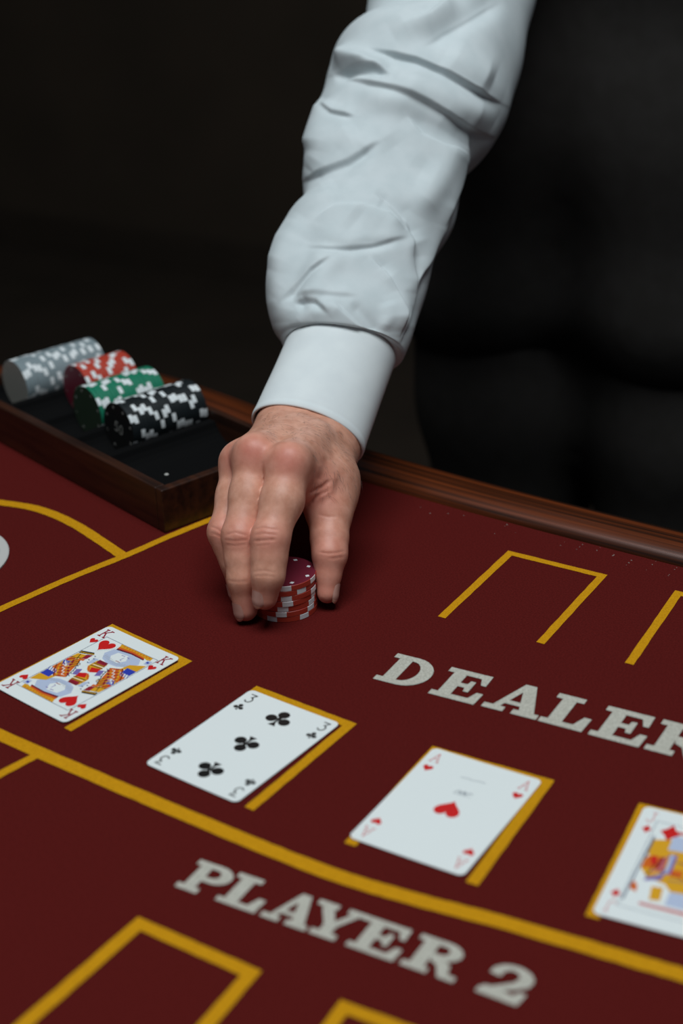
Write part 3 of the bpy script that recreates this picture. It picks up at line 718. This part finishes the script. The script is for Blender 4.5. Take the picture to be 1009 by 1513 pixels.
# ------------------------------------------------------------------ the dealer
# body surfaces grow from signed distance fields of tapered limbs, meshed with surface nets
class Field:
    def __init__(self, lo, hi, h):
        self.lo = np.asarray(lo, float); self.h = h
        self.n = np.ceil((np.asarray(hi, float) - self.lo) / h).astype(int) + 1
        self.ax = [self.lo[i] + h * np.arange(self.n[i]) for i in range(3)]
    def blank(self): return np.full(self.n, 60.0, np.float32)
    def win(self, lo, hi):
        a = np.clip(np.floor((np.asarray(lo) - self.lo) / self.h).astype(int), 0, self.n); b = np.clip(np.ceil((np.asarray(hi) - self.lo) / self.h).astype(int) + 1, 0, self.n)
        return tuple(slice(a[i], max(b[i], a[i])) for i in range(3))
    def grid(self, w):
        return (self.ax[0][w[0]][:, None, None].astype(np.float32), self.ax[1][w[1]][None, :, None].astype(np.float32), self.ax[2][w[2]][None, None, :].astype(np.float32))
    def limb(self, D, a, b, ra, rb, k=0.0, pad=14.0):
        """tapered capsule merged into D with blend width k"""
        a, b = np.asarray(a, float), np.asarray(b, float); r = max(ra, rb) + pad + k
        w = self.win(np.minimum(a, b) - r, np.maximum(a, b) + r); X, Y, Z = self.grid(w)
        ab = b - a; L2 = max(ab @ ab, 1e-9)
        t = np.clip(((X - a[0]) * ab[0] + (Y - a[1]) * ab[1] + (Z - a[2]) * ab[2]) / L2, 0, 1)
        d = np.sqrt((X - a[0] - t * ab[0]) ** 2 + (Y - a[1] - t * ab[1]) ** 2 + (Z - a[2] - t * ab[2]) ** 2) - (ra + (rb - ra) * t)
        D[w] = smin(D[w], d, k)
    def ball(self, D, c, r, k=0.0): self.limb(D, c, np.asarray(c, float) + 1e-3, r, r, k)

def smin(a, b, k):
    if k <= 0: return np.minimum(a, b)
    h = np.maximum(k - np.abs(a - b), 0) / k
    return np.minimum(a, b) - h * h * k * 0.25

def surface_nets(fl, D):
    n = D.shape; S = D < 0
    cnt = np.zeros([m - 1 for m in n], np.uint8)
    for dx in (0, 1):
        for dy in (0, 1):
            for dz in (0, 1): cnt += S[dx:n[0] - 1 + dx, dy:n[1] - 1 + dy, dz:n[2] - 1 + dz]
    act = np.argwhere((cnt > 0) & (cnt < 8)); idx = np.full(cnt.shape, -1, np.int64); idx[tuple(act.T)] = np.arange(len(act))
    cor = np.array([(x, y, z) for x in (0, 1) for y in (0, 1) for z in (0, 1)])
    val = np.stack([D[act[:, 0] + c[0], act[:, 1] + c[1], act[:, 2] + c[2]] for c in cor], 1).astype(float)
    acc = np.zeros((len(act), 3)); num = np.zeros(len(act))
    for i in range(8):
        for j in range(i + 1, 8):
            if np.abs(cor[i] - cor[j]).sum() != 1: continue
            a, b = val[:, i], val[:, j]; m = (a < 0) != (b < 0)
            t = np.where(m, a / np.where(m, a - b, 1), 0)
            acc += np.where(m[:, None], cor[i] + t[:, None] * (cor[j] - cor[i]), 0); num += m
    V = fl.lo + (act + acc / num[:, None]) * fl.h
    faces = []
    for ax in range(3):
        o1, o2 = (ax + 1) % 3, (ax + 2) % 3
        sl0 = [slice(None)] * 3; sl1 = [slice(None)] * 3; sl0[ax] = slice(0, -1); sl1[ax] = slice(1, None)
        A, B = S[tuple(sl0)], S[tuple(sl1)]
        e = np.argwhere(A != B); e = e[(e[:, o1] > 0) & (e[:, o2] > 0) & (e[:, o1] < n[o1] - 1) & (e[:, o2] < n[o2] - 1)]
        ins = A[tuple(e.T)]
        def cell(d1, d2):
            c = e.copy(); c[:, o1] += d1; c[:, o2] += d2; return idx[tuple(c.T)]
        q = np.stack([cell(-1, -1), cell(0, -1), cell(0, 0), cell(-1, 0)], 1)
        q[~ins] = q[~ins][:, ::-1]; faces.append(q)
    F = np.concatenate(faces); F = F[(F >= 0).all(1)]
    return V, F

def vert_normals(V, F):
    nf = np.cross(V[F[:, 2]] - V[F[:, 0]], V[F[:, 3]] - V[F[:, 1]]); nv = np.zeros_like(V)
    for c in range(4): np.add.at(nv, F[:, c], nf)
    return nv / np.maximum(np.linalg.norm(nv, axis=1), 1e-9)[:, None]

def relax(V, F, it=2, lam=0.5):
    for _ in range(it):
        acc = np.zeros_like(V); num = np.zeros(len(V))
        for a, b in ((0, 1), (1, 2), (2, 3), (3, 0)):
            np.add.at(acc, F[:, a], V[F[:, b]]); np.add.at(num, F[:, a], 1); np.add.at(acc, F[:, b], V[F[:, a]]); np.add.at(num, F[:, b], 1)
        V = V + lam * (acc / np.maximum(num, 1)[:, None] - V)
    return V

def line_dist(px, py, pts):
    """distance and side of sight points to a drawn polyline"""
    best = np.full(px.shape, 1e9); side = np.zeros(px.shape); tt = np.zeros(px.shape)
    pts = np.asarray(pts, float); seg = np.linalg.norm(np.diff(pts, axis=0), axis=1); tot = seg.sum(); c0 = 0
    for i in range(len(pts) - 1):
        a, b = pts[i], pts[i + 1]; d = b - a; L2 = d @ d
        t = np.clip(((px - a[0]) * d[0] + (py - a[1]) * d[1]) / L2, 0, 1)
        ex, ey = px - a[0] - t * d[0], py - a[1] - t * d[1]; r = np.hypot(ex, ey)
        m = r < best; best = np.where(m, r, best)
        side = np.where(m, np.sign(d[0] * ey - d[1] * ex), side); tt = np.where(m, (c0 + t * seg[i]) / tot, tt); c0 += seg[i]
    return best, side, tt

person = empty('person', (-170, 640, FLOOR), label='person in white shirt and black clothes gripping the chip stack', category='person')
def person_part(name, me, m, parent=person, **kw):
    o = obj(name, me, m, None, smooth=True, **kw); o.parent = parent
    o.matrix_parent_inverse = Matrix.Translation((0.170, -0.640, -FLOOR * MM)) if parent is person else Matrix.Identity(4)
    return o

# ---- right hand: joints (sight line x, y and distance beyond the chip stack), radii in mm
JT = {
 'index':  [(426, 689, -20, 12.6), (399.5, 795, -38, 10.7), (396, 850, -40, 9.6), (391, 882, -36, 7.8)],
 'middle': [(375, 676, -7, 12.0), (356, 792, -24, 10.8), (359, 855, -26, 9.3), (363, 900, -21, 7.4)],
 'ring':   [(353, 686, 12, 11.2), (333, 786, -6, 10.0), (347, 830, -6, 8.6), (354, 872, 0, 7.0)],
 'little': [(355, 702, 34, 9.2), (344, 778, 17, 8.2), (348, 820, 13, 7.3), (356, 850, 13, 6.4)],
 'thumb':  [(494, 706, 32, 12.5), (487, 760, 6, 11.4), (486.5, 820, -8, 10.0), (483.5, 876, -10, 6.5)],
}
JP = {k: [P(*j[:3]) for j in v] for k, v in JT.items()}; JR = {k: [j[3] for j in v] for k, v in JT.items()}
WR = P(457, 640, 64)                                         # wrist
A_DIR = CAM_R * 0.944 - CAM_U * 0.33; A_DIR /= np.linalg.norm(A_DIR)
ELB = P(600, 190, 215)
T_DIR = (P(501, 523, 104) - P(455, 642, 60)); T_DIR /= np.linalg.norm(T_DIR)
B_DIR = np.cross(T_DIR, A_DIR); B_DIR /= np.linalg.norm(B_DIR)
if B_DIR @ CAM_F > 0: B_DIR = -B_DIR                          # back of the hand side
allp = np.array([p for v in JP.values() for p in v] + [WR, WR + T_DIR * 70])
fh = Field(allp.min(0) - 42, allp.max(0) + 42, 0.95)
palm = fh.blank()
MC = WR - JP['middle'][0]; MC /= np.linalg.norm(MC); H_DIR = np.cross(A_DIR, MC); H_DIR /= np.linalg.norm(H_DIR)
if H_DIR[2] < 0: H_DIR = -H_DIR                                  # out of the back of the hand
wpt = {'index': WR + A_DIR * 11, 'middle': WR + A_DIR * 2, 'ring': WR - A_DIR * 8, 'little': WR - A_DIR * 16}
rad_w = {'index': 17, 'middle': 18, 'ring': 17, 'little': 15}
for f in ('index', 'middle', 'ring', 'little'):
    fh.limb(palm, JP[f][0] + H_DIR * 0.8, wpt[f] + H_DIR * .6, JR[f][0] * 0.98, rad_w[f], 12)
# forearm inside the sleeve
fh.limb(palm, WR + A_DIR * 12 + B_DIR * .2, WR + A_DIR * 13 + T_DIR * 60, 20, 20, 14); fh.limb(palm, WR - A_DIR * 13 + B_DIR * .2, WR - A_DIR * 13 + T_DIR * 60, 19.5, 20, 14)
# thumb base, web between thumb and index
th = JP['thumb']
fh.limb(palm, WR + A_DIR * 15 - B_DIR * 5 - T_DIR * 4, th[0], 16, 13.0, 16)
fh.limb(palm, th[0], th[1], 13.0, 11.6, 12)
fh.limb(palm, P(436, 718, -8), P(478, 732, 10), 9.0, 9.0, 14); fh.limb(palm, P(448, 694, -1), P(490, 704, 14), 10.5, 10.5, 16)
web = (JP['index'][0] * 0.5 + th[1] * 0.5)
fh.limb(palm, JP['index'][0] * 0.75 + wpt['index'] * 0.25 - B_DIR * 6, th[0] * 0.45 + th[1] * 0.55 - B_DIR * 2, 8.5, 8.0, 16)
fh.limb(palm, JP['index'][0] * 0.45 + wpt['index'] * 0.55 - B_DIR * 3, th[0] * 0.7 + th[1] * 0.3, 11, 10, 16)
# knuckles and tendons on the back of the hand
for f, r in (('index', 6.6), ('middle', 6.8), ('ring', 6.2), ('little', 5.6)):
    kn = JP[f][0] - CAM_F * 3.4 + H_DIR * 3.6
    fh.ball(palm, kn, r, 12)
    fh.limb(palm, kn + H_DIR * 2.4, JP[f][0] * 0.4 + wpt[f] * 0.6 + H_DIR * 11.5, 4.4, 4.0, 12)
out = palm.copy()
for f in ('index', 'middle', 'ring', 'little', 'thumb'):
    D = fh.blank(); p, r = JP[f], JR[f]
    if f == 'thumb':
        fh.limb(D, p[0] * .3 + p[1] * .7, p[1], r[1] + .4, r[1], 5); fh.limb(D, p[1], p[1] * .4 + p[2] * .6, r[1], 11.2, 5); fh.limb(D, p[1] * .4 + p[2] * .6, p[2], 11.2, r[2] - .2, 5)
    else:
        mid = p[0] * 0.52 + p[1] * 0.48 + CAM_R * (1.4 if f == 'index' else 0.6); rm = {'index': 12.7, 'middle': 11.5, 'ring': 10.4, 'little': 8.6}[f]
        fh.limb(D, p[0], mid, r[0], rm, 5); fh.limb(D, mid, p[1], rm, r[1] + .1, 5)
    m2 = p[2 - (f == 'thumb') * 0] if f == 'thumb' else p[1] * .5 + p[2] * .5
    if f == 'thumb':
        md = p[2] * .5 + p[3] * .5; fh.limb(D, p[2], md, r[2] - .6, 7.7, 5); fh.limb(D, md, p[3], 7.7, r[3], 4)
        fh.ball(D, p[2] + CAM_R * .8, r[2] - .9, 5)
    else:
        fh.limb(D, p[1], m2, r[1], r[2] + .55, 5); fh.limb(D, m2, p[2], r[2] + .55, r[2], 5); fh.limb(D, p[2], p[3], r[2], r[3], 4)
        fh.ball(D, p[1] - CAM_F * 1.5, r[1] - 1.0, 5)
    out = np.minimum(out, smin(palm, D, 7.0)) if f != 'thumb' else np.minimum(out, smin(palm, D, 9.0))
SV, SF = surface_nets(fh, out)
SV = relax(SV, SF, 2, 0.5)
SN = vert_normals(SV, SF)
px, py = project(SV); facing = np.clip(-(SN @ CAM_F) * 1.6, 0, 1)
disp = np.zeros(len(SV))
# skin folds: (drawn line, depth mm, half width px)
ZO = lambda pts: [(280 + x / 3.363, 570 + y / 3.363) for x, y in pts]
FOLDS = [
 (ZO([(322, 716), (360, 704), (405, 712), (445, 716)]), -.55, 1.5), (ZO([(322, 742), (370, 734), (440, 742)]), -.40, 1.4), (ZO([(320, 772), (375, 768), (430, 764)]), -.60, 1.5), (ZO([(335, 796), (400, 790)]), -.25, 1.3),
 (ZO([(180, 742), (225, 728), (285, 744)]), -.45, 1.5), (ZO([(176, 766), (225, 772), (290, 766)]), -.45, 1.5), (ZO([(182, 790), (230, 796), (285, 788)]), -.3, 1.3),
 (ZO([(105, 700), (140, 712), (165, 738)]), -.40, 1.4), (ZO([(100, 730), (135, 742), (165, 752)]), -.35, 1.4),
 (ZO([(318, 925), (370, 918), (430, 930)]), -.3, 1.4), (ZO([(320, 948), (380, 944), (430, 952)]), -.3, 1.3), (ZO([(190, 968), (240, 976), (295, 970)]), -.3, 1.4),
 (ZO([(640, 826), (690, 834), (730, 830), (770, 822)]), -.50, 1.5), (ZO([(690, 858), (730, 856), (768, 850)]), -.35, 1.4), (ZO([(640, 640), (690, 652), (735, 650)]), -.30, 1.8),
 (ZO([(590, 535), (625, 520), (660, 505), (700, 470)]), -.9, 3.0), (ZO([(600, 580), (640, 545), (690, 520)]), -.7, 2.6), (ZO([(585, 600), (615, 575)]), -.8, 2.2),
 (ZO([(720, 440), (700, 520), (640, 560)]), .9, 6.0), (ZO([(690, 350), (665, 440), (640, 480)]), -1.0, 7.0),
 (ZO([(470, 215), (540, 150), (600, 120)]), .6, 6.0), (ZO([(350, 240), (420, 170), (470, 120)]), .6, 5.0), (ZO([(420, 250), (480, 170)]), -.6, 5.0),
 (ZO([(600, 270), (640, 330), (650, 400)]), -.6, 7.0), (ZO([(440, 285), (500, 262), (560, 280)]), -.35, 2.4), (ZO([(425, 300), (470, 280), (530, 285)]), .3, 2.0),
]
for pts, dep, hw in FOLDS:
    d, s, t = line_dist(px, py, pts)
    disp += dep * np.exp(-(d / hw) ** 2) * np.clip(np.minimum(t, 1 - t) * 6 + .25, 0, 1) * facing
SV = SV + SN * disp[:, None]
SV[:, 2] = np.maximum(SV[:, 2], 0.5)
me = mesh('body', SV, SF)
red = np.zeros(len(SV))
for f in ('index', 'middle', 'ring', 'little'):
    red += 0.62 * np.exp(-(np.linalg.norm(SV - (JP[f][0] - CAM_F * 12 + CAM_U * 3), axis=1) / 10.5) ** 2) + 0.5 * np.exp(-(np.linalg.norm(SV - (JP[f][1] - CAM_F * 6), axis=1) / 11) ** 2) + 0.5 * np.exp(-(np.linalg.norm(SV - JP[f][3], axis=1) / 12) ** 2)
red += 0.6 * np.exp(-(np.linalg.norm(SV - th[2], axis=1) / 14) ** 2) + .5 * np.exp(-(np.linalg.norm(SV - th[3], axis=1) / 12) ** 2) + .5 * np.exp(-(np.linalg.norm(SV - web, axis=1) / 20) ** 2)
att = me.attributes.new('redness', 'FLOAT', 'POINT'); att.data.foreach_set('value', np.clip(red, 0, 1).astype(np.float32))
skin = person_part('body', me, M['skin'], label='bare right hand and wrist')

# ---- finger nails: curved plates on the last joint
def nail(p_from, p_tip, r_tip, normal, half_deg, back, fwd, name='finger_nail'):
    ax = (p_tip - p_from); ax /= np.linalg.norm(ax); nn = normal - ax * (normal @ ax); nn /= np.linalg.norm(nn); sd = np.cross(ax, nn)
    V, F, MI = [], [], []; NU, NVV = 12, 12
    for i in range(NU + 1):
        t = i / NU; s = -back + (back + fwd) * t
        wdt = half_deg * (0.80 + 0.2 * min(1, t * 2.2)) * (1 - 0.30 * max(0, t - .8) / .2)
        rr_ = math.sqrt(max(r_tip ** 2 - (max(s, 0) * 0.80) ** 2, 9)) + 0.10 * max(-s, 0) + 0.55 + 0.30 * t
        for j in range(NVV + 1):
            a = math.radians(wdt * (2 * j / NVV - 1)); u = abs(2 * j / NVV - 1)
            ss = s + u ** 3 * (1.5 - 2.6 * t)
            V.append(p_tip + ax * ss + (nn * math.cos(a) + sd * math.sin(a)) * (rr_ - .5 * u ** 4))
    for i in range(NU):
        for j in range(NVV):
            a = i * (NVV + 1) + j; F.append((a, a + 1, a + NVV + 2, a + NVV + 1)); MI.append(1 if i >= NU - 2 else 0)
    me = mesh(name, V, F, MI); me.materials.append(M['nail']); me.materials.append(M['nailtip'])
    o = obj(name, me, [], None, smooth=True); o.parent = skin
    return o
tow = -CAM_F
nail(JP['index'][2], JP['index'][3], 7.5, tow * .80 - CAM_R * .62, 40, 6.0, 6.4)
nail(JP['middle'][2], JP['middle'][3], 7.3, tow * .70 - CAM_R * .74, 40, 6.0, 6.2)
nail(JP['ring'][2], JP['ring'][3], 6.9, tow * .55 - CAM_R * .85, 48, 6.0, 5.6)
nail(JP['thumb'][2], JP['thumb'][3], 6.7, tow * .30 + CAM_R * 1.0, 42, 6.0, 6.4)

# ---- fine hairs on the wrist and the back of the hand
hr = np.random.RandomState(3)
reg = (py < 735) & (py > 596) & (px > 385) & (px < 540) & (facing > .25) & ((py < 652) | (px > 462)) & (((SV - WR) @ T_DIR) < -9)
cand = np.where(reg)[0]; V, F = [], []
for i in hr.choice(cand, min(280, len(cand)), replace=False):
    p, nn = SV[i], SN[i]
    d = -T_DIR * .75 + A_DIR * hr.uniform(.2, 1.0) + hr.normal(0, .22, 3); d -= nn * (d @ nn); d /= np.linalg.norm(d)
    L = hr.uniform(3.5, 8.0); w = np.cross(d, nn) * 0.045; i0 = len(V)
    pts = [p, p + d * L * .35 + nn * L * .16, p + d * L * .7 + nn * L * .22, p + d * L + nn * L * .18]
    for k, q in enumerate(pts):
        s = 1 - k / 3.4; V += [q + w * s, q - w * s, q + nn * .08 * s]
        if k:
            a = i0 + 3 * k - 3; b = i0 + 3 * k
            F += [(a, a + 1, b + 1, b), (a + 1, a + 2, b + 2, b + 1), (a + 2, a, b, b + 2)]
o = obj('arm_hair', mesh('arm_hair', V, F), M['hair'], None, kind='stuff'); o.parent = skin

# ---- shirt sleeve: rings (left x, y, right x, y, distance, depth ratio) from the cuff seam up past the elbow
RINGS = [(423, 523, 575, 543, 100, .79), (421, 512, 583, 534, 105, .845), (415, 501, 597, 527, 107.5, .82), (400, 476, 604, 505, 112, .77), (392, 433, 613, 474, 126, .78), (403, 384, 630, 425, 142, .84), (422, 330, 649, 374, 158, .84),
         (450, 296, 668, 328, 170, .84), (450, 262, 681, 276, 184, .84), (451, 222, 690, 250, 196, .84), (461, 176, 722, 221, 208, .84), (477, 141, 737, 196, 216, .84),
         (487, 104, 752, 164, 224, .84), (499, 68, 764, 126, 234, .84), (533, 48, 774, 80, 244, .84), (543, 2, 788, 8, 258, .84), (558, -60, 804, -66, 276, .84), (590, -150, 826, -160, 304, .84), (640, -270, 850, -285, 345, .8)]
RG = np.array(RINGS, float)
fine = catmull(RG, 32)
NV_ = 420
def tube(rows, nv):
    Lp = np.array([P(r[0], r[1], r[4]) for r in rows]); Rp = np.array([P(r[2], r[3], r[4]) for r in rows])
    C = (Lp + Rp) / 2; A = (Rp - Lp) / 2
    T = np.gradient(C, axis=0); T /= np.linalg.norm(T, axis=1)[:, None]
    ker = np.ones(9) / 9
    T = np.stack([np.convolve(np.pad(T[:, i], 4, mode='edge'), ker, 'valid') for i in range(3)], 1)
    B = np.cross(T, A); B /= np.linalg.norm(B, axis=1)[:, None]; B *= np.where((B @ CAM_F) > 0, -1, 1)[:, None]
    B = B * (np.linalg.norm(A, axis=1) * np.array([r[5] for r in rows]))[:, None]
    th_ = np.linspace(0, 2 * math.pi, nv, endpoint=False)
    return C[:, None] + A[:, None] * np.cos(th_)[None, :, None] + B[:, None] * np.sin(th_)[None, :, None], T
def grid_faces(m, nv):
    i, j = np.meshgrid(np.arange(m - 1), np.arange(nv), indexing='ij'); a = i * nv + j; b = i * nv + (j + 1) % nv
    return np.stack([a, b, b + nv, a + nv], -1).reshape(-1, 4)
SG, ST = tube(fine, NV_)
shp = SG.shape; SLV = SG.reshape(-1, 3); SLF = grid_faces(shp[0], NV_)
nn = vert_normals(SLV, SLF); ctr = np.repeat(SG.mean(1), NV_, 0)
if ((SLV - ctr) * nn).sum() < 0: SLF = SLF[:, ::-1]; nn = -nn
sx_, sy_ = project(SLV); fac = np.clip(-(nn @ CAM_F) * 2.2 + .25, 0, 1)
Z3 = lambda pts: [(370 + x / 2.293, y / 2.293) for x, y in pts]
Z4 = lambda pts: [(370 + x / 2.968, 300 + y / 2.968) for x, y in pts]
# folds: (drawn line, step mm, ridge mm, width px); a step lifts the side left of the drawing direction above the other
SLEEVE_FOLDS = [
 (Z3([(400, 165), (480, 182), (560, 205), (640, 245), (740, 305), (845, 352)]), 5.5, 0, 17),
 (Z3([(300, 262), (380, 275), (480, 305), (590, 355), (680, 405), (745, 440), (830, 470)]), 4.2, 0, 13),
 (Z3([(285, 255), (350, 238), (420, 236), (475, 258)]), 5.0, 0, 8),
 (Z3([(290, 170), (330, 195), (420, 205)]), 0, 4.0, 12),
 (Z3([(580, 165), (650, 110), (740, 60), (850, 5)]), 1.2, 0, 14), (Z3([(520, 90), (600, 55), (680, -10)]), -3.0, 0, 12),
 (Z3([(240, 350), (280, 385), (350, 392)]), 3.5, 0, 9),
 (Z3([(180, 620), (230, 590), (330, 545), (440, 475)]), 4.0, 0, 10), (Z3([(250, 330), (220, 420), (190, 520)]), 0, 3.0, 14),
 (Z3([(530, 395), (580, 450), (660, 500), (720, 520)]), -2.5, 0, 12), (Z3([(215, 740), (290, 690), (380, 685), (470, 715), (545, 790)]), -3.0, 0, 11),
 (Z3([(420, 645), (480, 690), (540, 760)]), -2.5, 0, 9), (Z3([(740, 440), (730, 560), (690, 680), (655, 770)]), -3.5, 0, 8),
 (Z4([(140, 440), (200, 370), (270, 300), (360, 235)]), 3.2, 0, 9), (Z4([(240, 185), (330, 198), (430, 195), (540, 180), (690, 150)]), 2.6, 0, 9),
 (Z4([(530, 225), (590, 300), (630, 390), (662, 490), (655, 590)]), -4.0, 0, 9), (Z4([(190, 440), (240, 425), (290, 438), (345, 492)]), 3.6, 0, 8),
 (Z4([(200, 405), (330, 408), (470, 415)]), 2.0, 0, 7), (Z4([(360, 440), (430, 500), (500, 560)]), -2.4, 0, 7), (Z4([(690, 60), (718, 160), (722, 280), (715, 400)]), -3.0, 0, 9),
 (Z4([(900, 0), (850, 130), (790, 250), (735, 350), (690, 500), (660, 620)]), -4.5, 0, 8), (Z4([(760, 300), (725, 400), (700, 500)]), -2.5, 0, 5),
 (Z4([(100, 300), (150, 180), (230, 60)]), 0, 2.5, 16), (Z4([(580, 560), (600, 500), (590, 440)]), 0, 2.0, 9),
]
Zp = lambda pts: [(370 + x / 2.225, y / 2.225) for x, y in pts]
SLEEVE_FOLDS += [(Zp(a), 0, b, c) for a, b, c in (
 ([(130, 720), (85, 900), (100, 1060)], 3.0, 20), ([(215, 740), (160, 890), (130, 1020)], -3.2, 17), ([(300, 830), (235, 920), (180, 1010)], 2.6, 15),
 ([(430, 880), (485, 960), (490, 1090)], 3.2, 14), ([(545, 790), (555, 930), (520, 1070)], -4.2, 11), ([(400, 640), (500, 700), (545, 800)], -3.4, 15),
 ([(540, 700), (610, 610), (690, 470)], 3.4, 20), ([(285, 170), (370, 212), (455, 235)], 5.0, 15), ([(275, 250), (350, 235), (455, 252)], -5.0, 8),
 ([(240, 620), (310, 560), (400, 470)], -3.0, 13), ([(200, 560), (270, 470), (350, 420)], 3.2, 18), ([(560, 160), (690, 70), (830, -10)], -4.5, 17),
 ([(470, 120), (560, 70), (680, -20)], 4.5, 18), ([(640, 180), (790, 270)], 4.5, 24), ([(470, 262), (640, 325), (800, 400)], 5.5, 20), ([(360, 320), (520, 340), (680, 420)], 3.5, 20),
 ([(330, 700), (400, 760), (400, 820)], -2.6, 26), ([(200, 790), (330, 815), (480, 795)], -2.2, 9), ([(250, 330), (230, 400), (210, 500)], 2.5, 20), ([(450, 440), (520, 540), (600, 580)], -2.4, 22),
 ([(150, 1010), (200, 985), (245, 1010)], -2.0, 10), ([(140, 1080), (200, 1030), (300, 1020)], 2.6, 11), ([(330, 1000), (380, 1050), (420, 1100)], -2.4, 8))]
dsp = np.zeros(len(SLV))
for pts, step, ridge, w in SLEEVE_FOLDS:
    d, s, t = line_dist(sx_, sy_, pts); u = d / w
    taper = np.clip(np.minimum(t, 1 - t) * 5 + .05, 0, 1)
    sg = -s * np.sign(step) if step else s; e_ = np.clip(sg * d / 1.6, -1, 1); prof_ = np.sign(step) * (np.where(e_ > 0, 0, e_) * .45 * np.exp(-(u / .8) ** 2) + np.where(e_ > 0, e_, 0) * (.62 * np.exp(-(u / 1.5) ** 2) + .38 * np.exp(-(u / 3.2) ** 2)))     # steep at the line, fading away from it
    dsp += (abs(step) * .8 * prof_ * (np.sign(step) if step else 1) + ridge * np.exp(-u ** 2)) * taper * fac
hn = np.random.RandomState(11)
bx_, by_, bz_ = (SLV[:, 0], SLV[:, 1], SLV[:, 2])
for _ in range(14):
    kx = hn.normal(0, 1, 3); kx *= (2 * math.pi / hn.uniform(45, 110)) / np.linalg.norm(kx); dsp += 0.45 * np.sin(SLV @ kx + hn.uniform(0, 6.28))
row = np.repeat(np.arange(shp[0]), NV_); dsp *= np.clip((row - 44) / 44.0, 0, 1)
SLV = SLV + nn * dsp[:, None]
SLV = relax(SLV, SLF, 3, 0.5)
# hem turned in at the cuff
first = SLV[:NV_]; c0 = first.mean(0); tin = first + (c0 - first) * 0.04 - ST[0] * 1.0
nb = len(SLV); SLV2 = np.vstack([SLV, tin]); hem = np.array([(j, nb + j, nb + (j + 1) % NV_, (j + 1) % NV_) for j in range(NV_)])
me = mesh('shirt_sleeve', SLV2, np.vstack([SLF, hem]))
bm = bmesh.new(); bm.from_mesh(me); bmesh.ops.recalc_face_normals(bm, faces=bm.faces); bm.to_mesh(me); bm.free()
sleeve = person_part('shirt_sleeve', me, M['shirt'], label='crumpled white shirt sleeve')
# cuff: a stiff double walled band with a stitched edge
crow = catmull(np.array([(372, 614, 536, 672, 62, .72), (388, 580, 552, 626, 76, .76), (404, 547, 568, 580, 90, .80), (420, 512, 584, 535, 105, .86)], float), 10)
CG, CT = tube(crow, 160); cc = CG.mean(1, keepdims=True)
def shell(G, off): d = G - cc; L = np.linalg.norm(d, axis=2, keepdims=True); return G + d / L * off
prof_c = [(shell(CG, -1.6)[k], 0) for k in range(len(CG) - 1, -1, -1)]
outer = shell(CG, 0.0)
# edge roll and stitch groove
Tm = CT[0]
rowsV = [g for g, _ in prof_c] + [shell(CG, -1.2)[0] - Tm * .7, shell(CG, -.5)[0] - Tm * .8] + [outer[0], shell(CG, .25)[1], shell(CG, .30)[2], shell(CG, -.10)[2] + (CG[3] - CG[2]) * .35, shell(CG, .15)[3]] + [outer[k] for k in range(4, len(CG))]
RV = np.array(rowsV); me = mesh('cuff', RV.reshape(-1, 3), grid_faces(len(RV), 160))
bm = bmesh.new(); bm.from_mesh(me); bmesh.ops.recalc_face_normals(bm, faces=bm.faces); bm.to_mesh(me); bm.free()
o = obj('cuff', me, M['cuff'], None, smooth=True); o.parent = sleeve

# ---- torso, left sleeve and legs (black waistcoat and trousers)
SHR = P(745, -300, 370)                                       # right shoulder
BX, BY = SHR[0] + 92, SHR[1] + 30
fb = Field((BX - 320, BY - 260, FLOOR - 10), (BX + 330, BY + 280, SHR[2] + 90), 9.0)
V_ = fb.blank()
hip = np.array([BX - 8, BY - 6, 40.0])
for s in (-1, 1):
    fb.limb(V_, hip + (s * 98, 0, -30), (BX + s * 88, BY - 2, 170), 106, 100, 60, 30); fb.limb(V_, (BX + s * 82, BY - 2, 170), (BX + s * 92, BY + 10, SHR[2] - 90), 98, 108, 60, 30)
    fb.limb(V_, (BX + s * 92, BY + 10, SHR[2] - 90), (BX + s * 128, BY + 18, SHR[2] - 14), 104, 58, 50, 30)
fb.limb(V_, (BX, BY + 30, SHR[2] - 20), (BX, BY + 20, SHR[2] + 40), 62, 52, 50, 30)
VV, VF = surface_nets(fb, V_); VV = relax(VV, VF, 3)
person_part('waistcoat', mesh('waistcoat', VV, VF), M['vest'], label='plain black waistcoat')
T_ = fb.blank()
for s in (-1, 1):
    fb.limb(T_, hip + (s * 90, 6, 20), (BX + s * 96, BY + 6, -120), 92, 98, 50, 30); fb.limb(T_, (BX + s * 88, BY + 4, -120), (BX + s * 96, BY - 6, -430), 92, 66, 20, 30)
    fb.limb(T_, (BX + s * 96, BY - 6, -430), (BX + s * 104, BY + 14, FLOOR + 75), 66, 58, 20, 30)
VV, VF = surface_nets(fb, T_); VV = relax(VV, VF, 3)
person_part('trousers', mesh('trousers', VV, VF), M['trousers'], label='plain black trousers')
for s in (-1, 1):
    S_ = fb.blank(); fb.limb(S_, (BX + s * 104, BY + 25, FLOOR + 46), (BX + s * 112, BY - 130, FLOOR + 34), 46, 36, 10, 20)
    VV, VF = surface_nets(fb, S_); VV = relax(VV, VF, 2); VV[:, 2] = np.maximum(VV[:, 2], FLOOR + 1)
    person_part('shoe', mesh('shoe', VV, VF), M['rack'])
L_ = fb.blank(); shl = np.array([BX + 172, BY + 24, SHR[2] - 20])
fb.limb(L_, shl, (BX + 232, BY + 110, 190), 66, 58, 20, 30); fb.limb(L_, (BX + 232, BY + 110, 190), (BX + 60, BY + 165, 130), 56, 42, 20, 30)
VV, VF = surface_nets(fb, L_); VV = relax(VV, VF, 3)
person_part('shirt_sleeve', mesh('shirt_sleeve', VV, VF), M['shirt'])
